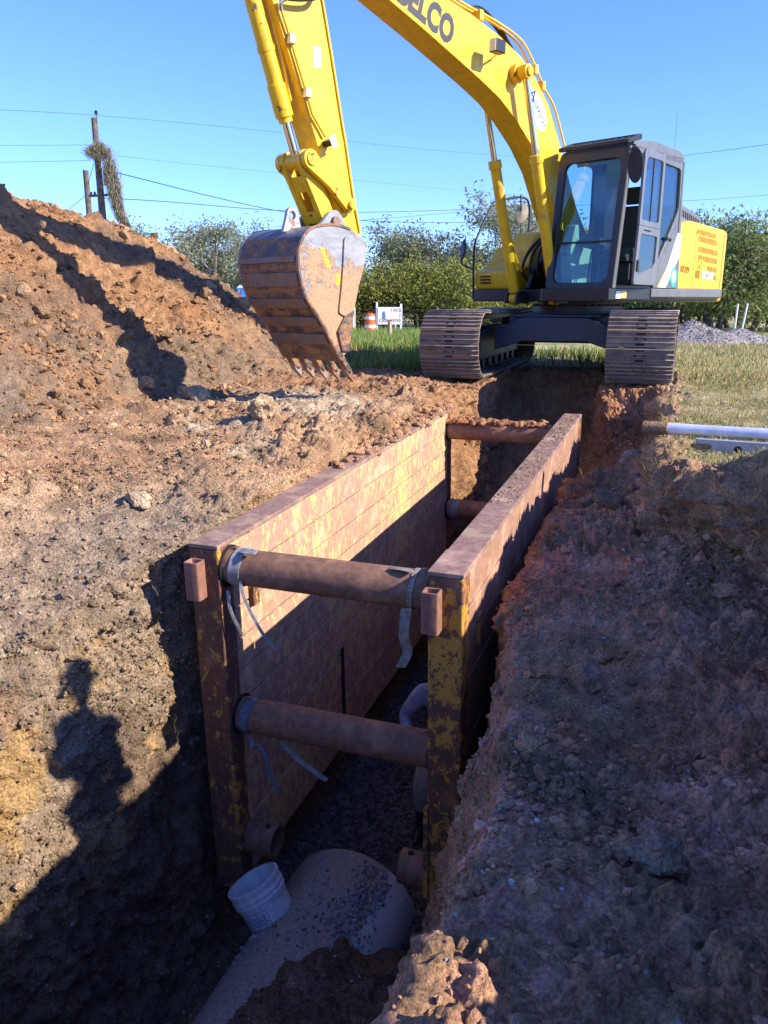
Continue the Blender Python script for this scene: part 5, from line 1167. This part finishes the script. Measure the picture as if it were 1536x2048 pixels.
for y0, y1 in ((.452, .484), (-.484, -.452)): BK.prism(osm + opn, y0, y1, 'y')
bk = BK.build('bucket', bk_m, EX, bevel=.006)
def offs(poly, d):
    o = []
    for i in range(len(poly)):
        a = Vector(poly[max(i - 1, 0)]); c_ = Vector(poly[min(i + 1, len(poly) - 1)]); t = (c_ - a).normalized(); o.append(tuple(Vector(poly[i]) + Vector((-t.y, t.x)) * d))
    return o
def strip(name, i0, i1, d0, d1, y0, y1, mat, par, bev=.004):
    a, b_ = offs(osm, d0)[i0:i1 + 1], offs(osm, d1)[i0:i1 + 1]
    return U().prism(a + b_[::-1], y0, y1, 'y').build(name, mat, par, bevel=bev)
wear_m = worn('wear_strip_steel', (.20, .165, .15), (.30, .16, .085), 5, .50, .60, .5, .9, .4, (1, 1, 2))
strip('shell', 18, len(osm) - 1, -.004, -.032, -.4515, .4515, shell_m, bk); strip('shell_top', 0, 18, -.004, -.032, -.4515, .4515, shell_top, bk)
for i0, i1 in ((25, 27), (30, 33), (36, 39), (42, 45), (48, 51)): strip('wear_strip', i0, i1, .022, -.006, -.45, .45, wear_m, bk, .006)
strip('edge_rim', 0, len(osm) - 1, .007, -.02, .4845, .494, shell_m, bk, .003)
mb = U(); mb.prism(round_poly([(5.15, .85), (5.04, 1.2), (4.95, 1.44), (4.93, 1.56), (5.02, 1.68), (5.24, 1.66), (5.26, 1.4), (5.29, 1.15), (5.33, .92)], .04), .4845, .505, 'y'); mb.build('side_cutter', bk_m, bk, bevel=.006)
mb = U(); mb.prism([(5.12, .95), (5.20, .53), (5.29, .54), (5.35, .74), (5.24, .9)], .4845, .512, 'y'); mb.build('corner_guard', shell_m, bk, bevel=.006)
mb = U(); mb.prism([(5.38, .585), (5.29, .45), (5.25, .425), (5.225, .455), (5.34, .62)], -.49, .49, 'y'); mb.build('lip', shell_m, bk, bevel=.006)
tooth_m = worn('tooth_steel', (.46, .38, .33), (.30, .16, .09), 8, .42, .58, .5, .9, .5)
for k in range(5):
    yy = -.42 + k * .21
    mb = U(); mb.prism([(5.36, .60), (5.27, .45), (5.20, .34), (5.13, .30), (5.12, .34), (5.2, .44), (5.30, .60)], yy - .05, yy + .05, 'y'); to = mb.build('tooth', shell_m, bk, bevel=.01)
    mb = U(); b0 = len(mb.v); mb.prism([(5.235, .40), (5.185, .30), (5.07, .20), (5.10, .30), (5.16, .40)], yy - .042, yy + .042, 'y')
    for v_ in mb.v:
        if v_.z < .26: v_.y = yy + (v_.y - yy) * .35
    mb.build('tooth_tip', tooth_m, to, bevel=.006)
for y0, y1 in ((.185, .235), (-.215, -.165)):
    mb = U(); mb.prism(round_poly([(5.52, 1.72), (5.30, 1.80), (5.19, 1.92), (5.10, 1.945), (5.03, 1.90), (4.98, 1.80), (4.86, 1.72), (4.74, 1.70), (4.66, 1.63), (4.68, 1.53), (4.78, 1.48), (4.95, 1.50), (5.2, 1.60)], .03), y0, y1, 'y'); mb.build('ear', bk_m, bk, bevel=.008)
mb = U(); mb.cyl((BP[0], -.26, BP[1]), (BP[0], .275, BP[1]), .045, n=24); mb.cyl((4.755, -.26, 1.60), (4.755, .275, 1.60), .05, n=24); mb.build('bucket_pins', plain('rusty_pin', (.25, .15, .12), .6, .3, .2), bk, bevel=.005)
ex_, ez_ = 5.60, 1.80
mb = U(); oc = [(ex_ + .075 * math.cos(R(a)), ez_ + .055 + .085 * math.sin(R(a))) for a in range(0, 181, 20)] + [(ex_ - .11, ez_ - .075), (ex_ + .13, ez_ - .105)]
ic = [(ex_ + .034 * math.cos(R(a)), ez_ + .055 + .04 * math.sin(R(a))) for a in range(0, 181, 20)] + [(ex_ - .02, ez_ + .025), (ex_ + .02, ez_ + .025)]
mb.ring(oc, ic, .10, .145, 'y'); mb.build('lifting_eye', worn('eye_steel', (.42, .38, .36), (.3, .2, .15), 8, .5, .6, .5, .9, .3), bk, bevel=.008)
for (px_, pz_, l_, an) in ((5.44, 1.36, .2, 65), (5.33, 1.20, .1, 100)):
    mb = U(); a = R(an); mb.prism([(px_ + math.cos(a) * t * l_ + .022 * s_ * (1 + .5 * math.sin(t * 9)), pz_ + math.sin(a) * t * l_) for s_, ts in ((1, (0, .3, .6, 1)), (-1, (1, .6, .3, 0))) for t in ts], .4845, .4865, 'y'); mb.build('paint_mark', plain('marking_yellow', (.85, .65, .01), .6), bk)
# hoses at the boom foot
for k in range(5):
    mb = U(); mb.tube(smooth_path([(.55 + .06 * k, -.2 + .1 * k, 2.0), (.85 + .04 * k, -.3 + .12 * k, 1.75), (.95, -.35 + .13 * k, 1.45), (.7, -.3 + .12 * k, 1.25)], 6), .022, 10); mb.build('hose', blackp, EX)
for y0, y1 in ((.24, .30), (-.22, -.16)): U().prism(round_poly([(-.3, 1.2), (1.05, 1.2), (.9, 1.5), (.4, 1.85), (-.1, 1.85)], .06), y0, y1, 'y').build('boom_bracket', charc, EX, bevel=.01)
for yy in (.36, -.29): 
    for dy in (-.11, .07): U().prism(round_poly([(.98, 1.0), (1.3, 1.0), (1.29, 1.13), (1.18, 1.19), (1.02, 1.16)], .03), yy + dy, yy + dy + .04, 'y').build('cylinder_bracket', charc, EX, bevel=.006)
# ------------------------------------------------------------------ things beyond the machine
def at(px, f):
    """ground position at picture column px (1536 wide) and horizontal distance f ahead of the camera"""
    la = (px - 768) / 1600 * f / 1.0335
    X = la * math.cos(CYAW) - f * math.sin(CYAW); Y = la * math.sin(CYAW) + f * math.cos(CYAW)
    return X, Y, float(gz(Y))
bark_m = plain('bark', (.105, .085, .07), .9, var=.35, scale=12, bump=.6, bscale=25)
bark_g = plain('grey_bark', (.20, .185, .17), .9, var=.3, scale=12, bump=.5, bscale=25)
leaf_m = leaf_mat('leaves', trans=.35)
def make_tree(name, H, spread, stems, seed, nleaf, leafsz, tone, var, bark, levels=4, droop=.0, clump=.35, up=.5, twigs=1.0):
    rn = random.Random(seed); g = np.random.default_rng(seed)
    mb = MB(); tips = []
    def grow(p, d, L, r, lev):
        n = 4 if lev < levels - 1 else 3; pts = [p.copy()]; q = p.copy(); dd = d.copy()
        for k in range(n):
            dd = (dd + Vector((rn.gauss(0, .16), rn.gauss(0, .16), rn.gauss(0, .10) + (up * .09 if lev < 2 else -droop * .12)))).normalized()
            q = q + dd * L / n; pts.append(q.copy())
        mb.tube(pts, [r * (1 - .55 * k / n) for k in range(n + 1)], 5 if lev < 2 else 3, False)
        if lev >= levels - 2: tips.extend([(pts[k], lev) for k in range(1, n + 1)])
        if lev == levels: return
        nb = rn.choice((3, 4)) if lev < levels - 1 else rn.choice((3, 4, 5))
        for k in range(nb):
            t = rn.uniform(.35, 1.0); i = min(int(t * n), n - 1); b0 = pts[i].lerp(pts[i + 1], t * n - i)
            a = rn.uniform(0, 2 * PI); o = dd.orthogonal().normalized(); o = o * math.cos(a) + dd.cross(o) * math.sin(a)
            nd_ = (dd * rn.uniform(.5, .9) + o * rn.uniform(.5, 1.0) * spread).normalized()
            grow(b0, nd_, L * rn.uniform(.5, .78), r * .5, lev + 1)
    for s_ in range(stems):
        a = 2 * PI * s_ / stems + rn.uniform(-.5, .5); ln = .12 if stems == 1 else rn.uniform(.3, .7)
        grow(Vector((.12 * math.cos(a), .12 * math.sin(a), -.1)), Vector((ln * math.cos(a), ln * math.sin(a), 1)).normalized(), H * (.42 if stems > 1 else .46), H * .022 * (1.2 if stems == 1 else .9), 0)
    root = thing(name, None, None)
    tr = mb.build('trunk', bark, root, angle=60)
    zmax = max(v_.z for v_ in mb.v); sc = H / max(zmax, .1)
    if nleaf:
        tp = np.array([t[0][:] for t in tips]); i = g.integers(0, len(tp), nleaf)
        P = tp[i] + g.normal(0, clump, (nleaf, 3)) * [1, 1, .75]
        P[:, 2] -= np.abs(g.normal(0, droop * .5, nleaf))
        s_ = leafsz * g.uniform(.6, 1.4, nleaf)
        a = g.normal(0, 1, (nleaf, 3)); a /= np.linalg.norm(a, axis=1, keepdims=True); a[:, 2] -= droop; b_ = np.cross(a, g.normal(0, 1, (nleaf, 3))); b_ /= np.linalg.norm(b_, axis=1, keepdims=True) + 1e-9
        A_, B_ = a * s_[:, None], b_ * (s_ * .42)[:, None]
        VV = np.stack([P - A_ * .9, P + B_, P + A_, P - B_], 1).reshape(-1, 3)
        cl = np.array(tone)[None] * (1 + var * vnoise(P * 1.1, seed)[:, None]) * g.uniform(.7, 1.3, (nleaf, 1)) + np.array([[.03, .015, 0]]) * g.random((nleaf, 1))
        mesh_np('crown', VV, np.arange(nleaf * 4).reshape(-1, 4), leaf_m, root, smooth=False, color=np.repeat(np.clip(cl, .01, 1), 4, 0))
    for ch in root.children: ch.data.transform(Matrix.Scale(sc, 4))
    return root
protos = {
 'bush1': make_tree('mesquite_tree', 4.0, 1.1, 4, 11, 13000, .060, (.215, .24, .062), .55, bark_m, 4, .25, .25),
 'bush2': make_tree('mesquite_tree', 4.0, 1.2, 3, 23, 13000, .060, (.18, .215, .06), .55, bark_m, 4, .3, .26),
 'bush3': make_tree('mesquite_tree', 4.0, 1.0, 5, 37, 11000, .065, (.25, .255, .085), .55, bark_g, 4, .2, .22),
 'bare': make_tree('bare_tree', 6.0, .9, 3, 51, 34000, .055, (.235, .26, .15), .4, bark_g, 5, .1, .22),
 'dark': make_tree('tall_tree', 7.0, 1.0, 3, 64, 17000, .075, (.21, .265, .10), .65, bark_m, 4, .55, .30),
}
lab = {}
spots = [  # px, distance, kind, height, turn, label
 (445, 44, 'bare', 6.2, 0, 'grey half bare tree behind the dirt heap left of the bucket'),
 (515, 52, 'bare', 5.6, 2.0, 'thin leafless tree partly hidden behind the digging bucket'),
 (395, 58, 'bush3', 4.0, 1.2, 'low pale bush showing over the dirt heap below the grey tree'),
 (722, 50, 'bush2', 3.5, .4, 'dark green mesquite bush directly right of the bucket'),
 (772, 47, 'bush1', 4.4, 2.2, 'yellow green mesquite behind the white sale board'),
 (838, 49, 'bush3', 4.0, 4.0, 'mesquite with pale crooked limbs showing behind the sale board'),
 (893, 47, 'bush1', 4.6, 5.1, 'rounded mesquite bush behind the fence post left of the handrail'),
 (940, 55, 'bush2', 4.3, 1.0, 'mesquite bush behind the round mirror of the excavator'),
 (972, 58, 'bare', 8.6, 3.3, 'tall wispy grey tree rising behind the excavator handrail'),
 (1020, 50, 'bush1', 3.7, 2.9, 'bush seen under the yellow tank of the excavator'),
 (1075, 52, 'bush2', 3.6, .9, 'bush seen behind the boom foot of the excavator'),
 (1180, 54, 'bush3', 3.4, 3.0, 'bush hidden behind the excavator cab'),
 (1290, 50, 'bush2', 3.4, 5.0, 'bush seen below the skirt of the excavator cab'),
 (1385, 46, 'bush1', 4.0, 2.4, 'green bush behind the rear of the excavator above the gravel pile'),
 (1432, 41, 'dark', 6.2, .3, 'tall dark tree with forked trunk behind the counterweight'),
 (1500, 42, 'dark', 6.0, 2.1, 'tall feathery green tree behind the leaning white posts'),
 (1565, 47, 'dark', 6.6, 4.2, 'green tree cut off by the right edge of the picture'),
 (1468, 52, 'bush2', 5.0, 1.7, 'lower green tree between the two tall trees at the right'),
 (660, 56, 'bush1', 3.6, 3.1, 'green bush mostly hidden behind the digging bucket'),
 (560, 60, 'bush2', 3.8, .2, 'dark bush behind the bucket and the blue cabin')]
used = set()
for px, f, kd, H, tn, lb in spots:
    p0 = protos[kd]
    o = p0 if kd not in used else copy_tree(p0)
    used.add(kd); X, Y, Zg = at(px, f); o.location = (X, Y, Zg - .05); o.rotation_euler = (0, 0, tn); s_ = H / {'bare': 6., 'dark': 7.}.get(kd, 4.); wd_ = {'bare': 1.15, 'dark': 1.25}.get(kd, 1.1) * s_; o.scale = (wd_, wd_, s_)
    tag(o, lb, 'tree', 'trees along the far fence')
# far woods closing the horizon
g = np.random.default_rng(77); n = 26000; ang = g.uniform(-.75, .65, n); dist = g.uniform(105, 130, n)
xx = 768 + np.tan(ang) * 1600; la = np.tan(ang) * dist; X = la * math.cos(CYAW) - dist * math.sin(CYAW); Y = la * math.sin(CYAW) + dist * math.cos(CYAW)
hh = (3.2 + 1.8 * vnoise(np.c_[la * .12, 0 * la, 0 * la], 3) + 1.2 * vnoise(np.c_[la * .5, 0 * la, 0 * la], 4)) * g.random(n) ** .6 - .65
P = np.c_[X, Y, hh]; a = g.normal(0, .32, (n, 3)); b_ = g.normal(0, .32, (n, 3))
VV = np.stack([P - a, P + b_, P + a, P - b_], 1).reshape(-1, 3)
tag(mesh_np('far_woods', VV, np.arange(n * 4).reshape(-1, 4), leaf_m, None, False, np.repeat(np.array([.10, .135, .055])[None] * g.uniform(.5, 1.3, (n, 1)), 4, 0)), kind='stuff')

# fence
wood_w = plain('weathered_post', (.42, .39, .34), .9, var=.3, scale=14, bump=.5, bscale=30)
white_w = plain('white_painted_wood', (.74, .74, .72), .7, var=.1, scale=10)
wire_m = plain('fence_wire', (.12, .115, .11), .5, .6)
fence = thing('wire_fence', 'long fence of weathered posts and wire in front of the trees', 'fence', at(950, 44))
fo = Vector(fence.location); pts = []
for px in (560, 640, 708, 790, 875, 924, 998, 1075, 1150, 1243, 1290, 1340, 1373, 1440, 1510, 1590):
    X, Y, Zg = at(px, 44); q = Vector((X, Y, Zg)) - fo; pts.append(q)
    MB().tube([q - Vector((0, 0, .3)), q + Vector((.01, 0, 1.28))], [.075, .068], 10).build('post', wood_w, fence)
for h_ in (.35, .65, .92, 1.15): MB().tube([q + Vector((0, 0, h_)) for q in pts], .008, 5).build('wire', wire_m, fence)
for px, f, lean, lb in ((1474, 36, .03, 'white painted post standing upright by the field gate at the right'), (1486, 35, .13, 'white painted post leaning right beside the field gate'), (706, 43, .0, 'white post standing right of the digging bucket')):
    X, Y, Zg = at(px, f); q = Vector((X, Y, Zg)); MB().tube([q - Vector((0, 0, .3)), q + Vector((lean * math.cos(CYAW) * 1.5, lean * .5, 1.45))], [.042, .04], 10).build('white_post', white_w)
    tag(bpy.data.objects[-1] if False else COL.objects[-1], lb, 'post', 'white fence posts')
# sale board, mailbox, barrel, cabin, gravel
X, Y, Zg = at(778, 41); sg = thing('sale_board', 'white painted sale board on two white posts in the tall grass', 'sign board', (X, Y, Zg), (0, 0, CYAW))
for xx, hh_ in ((-.60, 1.5), (.60, 1.42)): MB().box(xx - .05, xx + .05, -.045, .045, -.2, hh_).build('post', white_w, sg, bevel=.006)
bd = MB().box(-.56, .66, -.075, -.046, .42, 1.26).build('panel', white_w, sg, bevel=.004)
ltr = plain('sign_lettering', (.10, .10, .11), .7)
Mt = lambda x_, z_: Matrix.Translation((x_, -.0765, z_)) @ Matrix.Rotation(PI / 2, 4, 'X')
text('LACE', .22, Mt(.36, 1.10), ltr, 'lettering', bd, .001, .004); text('SALE', .22, Mt(.36, .86), ltr, 'lettering', bd, .001, .004)
text('CALL', .2, Mt(-.26, .60), ltr, 'lettering', bd, .001, .004); text('32150', .2, Mt(.33, .61), ltr, 'lettering', bd, .001, .004)
X, Y, Zg = at(780, 25.5); mbx = thing('mailbox', 'grey mailbox on a wooden post in front of the sale board', 'mailbox', (X, Y, Zg), (0, 0, CYAW + R(-52)))
MB().box(-.05, .05, -.05, .05, -.2, .60).build('post', plain('bare_wood', (.38, .27, .17), .85, var=.25, scale=20), mbx, bevel=.006)
MB().box(-.09, .09, -.14, .2, .60, .63).build('shelf', plain('dark_wood', (.2, .14, .09), .9), mbx)
mb = MB(); mb.prism([(-.10, .63), (.10, .63), (.10, .79)] + [(.10 * math.cos(R(a)), .79 + .085 * math.sin(R(a))) for a in range(15, 180, 15)] + [(-.10, .79)], -.25, .28, 'y'); bo = mb.build('box', plain('mailbox_grey', (.46, .48, .53), .45, .3), mbx, bevel=.008)
MB().prism([(-.105, .635), (.105, .635), (.105, .79)] + [(.105 * math.cos(R(a)), .79 + .09 * math.sin(R(a))) for a in range(15, 180, 15)] + [(-.105, .79)], .28, .30, 'y').build('door', plain('mailbox_door', (.30, .22, .18), .6), mbx, bevel=.004)
MB().box(-.112, -.10, -.05, .0, .72, .80).build('flag', dkgrey, mbx)
X, Y, Zg = at(740, 40); br = thing('traffic_barrel', 'orange and white striped traffic barrel in the grass', 'traffic barrel', (X, Y, Zg))
orange = plain('orange_plastic', (.80, .13, .025), .5, var=.08); refl = plain('white_reflective', (.72, .70, .70), .4)
MB().lathe([(.0, 0), (.30, 0), (.30, .06), (.265, .07), (.265, .24), (.26, .25), (.26, .44), (.25, .45), (.25, .64), (.24, .65), (.24, .84), (.22, .92), (.1, .94), (0, .94)], 28).build('body', orange, br)
for r_, z0 in ((.2635, .26), (.2535, .46 + .18 * 0), (.2435, .66)):
    if z0 != .46: MB().lathe([(r_, z0), (r_, z0 + .15)], 28).build('band', refl, br)
MB().ring(rrect(-.1, .1, .92, 1.02, .03), rrect(-.06, .06, .935, .99, .02), -.015, .015, 'y').build('handle', orange, br)
X, Y, Zg = at(497, 40); pt_ = thing('portable_toilet', 'blue portable toilet cabin behind the dirt heap', 'portable toilet', (X, Y, Zg), (0, 0, CYAW + R(12)))
blue = plain('blue_plastic', (.02, .13, .42), .5, var=.1)
MB().box(-.55, .55, -.55, .55, .1, 2.05).build('body', blue, pt_, bevel=.03)
MB().prism([(-.58, 2.05), (.58, 2.05), (.45, 2.2), (-.45, 2.2)], -.58, .58, 'y').build('roof', plain('pale_roof', (.35, .45, .6), .5), pt_, bevel=.03)
dr_ = MB().box(-.36, .36, -.575, -.553, .2, 1.95).build('door', plain('door_blue', (.03, .16, .48), .5), pt_, bevel=.01)
for xx in (-.5, .42): MB().box(xx, xx + .08, -.57, -.551, .12, 2.03).build('corner_trim', plain('trim_blue', (.06, .28, .62), .5), pt_)
MB().box(.24, .30, -.60, -.576, 1.0, 1.14).build('handle', blackp, dr_)
MB().box(-.58, .58, -.58, .58, 0, .1).build('skid', charc, pt_)
gxs = np.linspace(-4.2, 4.2, 150); gys = np.linspace(-2.4, 2.4, 90); GX, GY = np.meshgrid(gxs, gys); P = np.stack([GX, GY, 0 * GX], -1).reshape(-1, 3)
hm = np.maximum(np.maximum(.95 * (1 - np.hypot((GX + 1.0) / 2.7, GY / 2.0)), .62 * (1 - np.hypot((GX - 1.3) / 2.7, (GY + .3) / 1.7))), .62 * (1 - np.hypot((GX + .2) / 2.4, (GY + .9) / 1.5))).ravel()
P[:, 2] = hm + .03 * fbm(P * 1.5, 3, 201) + .03 * clods(P, .12, 202, .9)
X, Y, Zg = at(1428, 25); P2 = P.copy(); ca_, sa_ = math.cos(CYAW), math.sin(CYAW)
_, rr = worley(P / .09, 203); kf = grid_faces(90, 150); kf = kf[(P[:, 2][kf].max(1) > 0.0)]
gp_ = mesh_np('gravel_pile', P, kf, gravel_m, color=np.array([.31, .275, .25])[None] * (.5 + .8 * rr[:, None])); gp_.location = (X, Y, Zg); gp_.scale = (.58, .66, .74); gp_.rotation_euler = (0, 0, CYAW); tag(gp_, 'heap of grey gravel on the grass right of the excavator', 'gravel pile')
i = g.choice(len(P), 2600, p=np.clip(P[:, 2], 0, 1) / np.clip(P[:, 2], 0, 1).sum()); st_ = P[i] + g.normal(0, .03, (2600, 3)) * [1, 1, .3]
o = rocks('gravel_stones', st_, g.uniform(.02, .05, 2600), np.array([.36, .32, .29])[None] * g.uniform(.4, 1.3, (2600, 1)), gravel_m, 1, 45); o.location = gp_.location; o.scale = gp_.scale; o.rotation_euler = gp_.rotation_euler; tag(o, kind='stuff')

# utility pole with dead vine, stub pole, lines
pole_m = plain('pole_wood', (.125, .095, .085), .9, var=.35, scale=6, bump=.5, bscale=20)
def pix(px, py, f):
    """point at horizontal distance f on the line of sight through a picture position"""
    xq = (px - 768) / 1600; vq = (py - 1024) / 1600; c_, s_ = math.cos(PITCH), math.sin(PITCH)
    d = f / (c_ - vq * s_); la = xq * d; return Vector((la * math.cos(CYAW) - f * math.sin(CYAW), la * math.sin(CYAW) + f * math.cos(CYAW), 1.05 - (vq * c_ + s_) * d))
pt0 = pix(188, 236, 38); base = Vector((pt0.x, pt0.y, -.65)); up_l = thing('utility_pole', 'tall wooden utility pole rising behind the dirt heap', 'utility pole', base); ht = pt0.z + .65
MB().tube([(0, 0, -.3), (.02, 0, ht * .5), (.0, 0, ht)], [.20, .165, .125], 14).build('shaft', pole_m, up_l)
MB().tube([(.13, 0, ht - .25), (.13, 0, ht + .15)], .018, 8).build('bracket', charc, up_l)
MB().lathe([(.001, 0), (.07, .01), (.085, .06), (.06, .09), (.075, .12), (.04, .16), (.001, .17)], 14, Matrix.Translation((.13, 0, ht + .13))).build('insulator', plain('brown_porcelain', (.05, .02, .02), .25), up_l)
MB().lathe([(.001, 0), (.16, 0), (.16, .75), (.12, .82), (.001, .82)], 18, Matrix.Translation((.42, 0, ht - 2.75))).build('transformer', plain('transformer_grey', (.45, .46, .47), .5), up_l)
MB().box(-.62, .7, -.05, .05, ht - 3.2, ht - 3.1).build('crossarm', pole_m, up_l)
for xx in (-.5, -.3): MB().lathe([(.001, 0), (.05, .01), (.05, .1), (.001, .13)], 10, Matrix.Translation((xx, 0, ht - 3.1))).build('insulator', charc, up_l)
p2 = pix(170, 341, 41); stub = MB().tube([(p2.x, p2.y, -.9), (p2.x + .03, p2.y, p2.z)], [.17, .13], 12).build('stub_pole', pole_m); tag(stub, 'shorter bare wooden pole left of the utility pole', 'pole')
# dead vine: thousands of thin dry stems hanging down one side
vm = plain('dry_vine', (.27, .235, .15), .95, var=.4, scale=8)
rn = random.Random(12); VV, FF = [], []
def strand(a, b_, r, sag):
    a, b_ = Vector(a), Vector(b_); pts = []
    for k in range(6):
        t = k / 5; p = a.lerp(b_, t) + Vector((rn.gauss(0, .06), rn.gauss(0, .05), rn.gauss(0, .05) - sag * math.sin(PI * t))); pts.append(p)
    b0 = len(VV); s_ = Vector((rn.gauss(0, 1), rn.gauss(0, 1), rn.gauss(0, .3))).normalized() * r
    for p in pts: VV.extend([p - s_, p + s_])
    FF.extend([(b0 + 2 * k, b0 + 2 * k + 1, b0 + 2 * k + 3, b0 + 2 * k + 2) for k in range(5)])
f0 = 37.6
for k in range(1500):
    t = rn.random() ** .8; u0 = rn.gauss(0, 1)
    c0 = pix(208 + u0 * 13 * (1 - .4 * t), 292 + 155 * t * rn.random(), f0); t2 = min(1, t + rn.uniform(.15, .45)); 
    def axis(tt, w): return pix(203 + 52 * tt ** 1.25 + 6 * math.sin(tt * 6) + w, 285 + 172 * tt, f0)
    w_ = rn.gauss(0, 1) * (12 - 7 * t); strand(axis(t, w_), axis(t2, rn.gauss(0, 1) * (11 - 6 * t2)), .006, 0)
for k in range(1300):
    a = pix(195 + rn.gauss(0, 9), 300 + rn.gauss(0, 8), f0); ang_ = rn.uniform(0, 2 * PI); b_ = pix(195 + math.cos(ang_) * rn.uniform(5, 34), 303 + math.sin(ang_) * rn.uniform(3, 20) , f0 + rn.gauss(0, .3)); strand(a, b_, .006, .05)
vine = mesh_np('dead_vine', np.array([v_[:] for v_ in VV]), np.array(FF), vm, None, False); tag(vine, 'dry tangled vine hanging down from the utility pole', 'vine')
line_m = plain('power_cable', (.03, .03, .035), .6)
def cable(lb, pts, r):
    P_ = [pix(*p) for p in pts]; mb = MB(); mb.tube(smooth_path(P_, 8), r, 5); o = mb.build('power_line', line_m); tag(o, lb, 'power line', 'overhead lines')
cable('thin wire crossing the top of the utility pole', [(-60, 217, 37), (196, 231, 38), (540, 263, 46), (820, 296, 56), (1100, 318, 68)], .007)
cable('faint wire leaving the crossarm to the left, upper of three', [(-60, 291, 36), (182, 290, 38)], .007)
cable('faint wire leaving the crossarm to the left, lower of three', [(-60, 326, 36), (180, 321, 38)], .007)
cable('faint wire running right from the crossarm behind the arm', [(214, 309, 38), (400, 330, 44), (620, 352, 52), (1000, 388, 68)], .006)
cable('dark cable sagging from the utility pole towards the bucket', [(205, 338, 38), (300, 362, 41), (420, 392, 46), (560, 422, 52), (720, 441, 58), (960, 444, 66), (1250, 430, 78)], .021)
cable('cable from the foot of the utility pole passing behind the arm', [(204, 396, 38), (330, 403, 42), (560, 421, 50), (760, 424, 58), (1060, 414, 68), (1400, 400, 80), (1600, 384, 88)], .019)
cable('lower cable rising out of the dirt heap behind the bucket', [(262, 468, 44), (420, 462, 50), (560, 453, 56), (780, 436, 64), (1060, 412, 74)], .015)
cable('thin wire above the excavator roof at the right', [(1290, 328, 52), (1366, 312, 50), (1470, 298, 46), (1600, 279, 42)], .010)
cable('taut guy wire running down left from the stub pole', [(171, 391, 41), (140, 418, 40.6), (118, 438, 40.2)], .014)
cable('guy wire dropping from the utility pole to the stub pole', [(188, 326, 38), (176, 368, 41)], .012)
cable('pale wire in front of the right hand trees', [(1440, 464, 38), (1600, 470, 36)], .006)
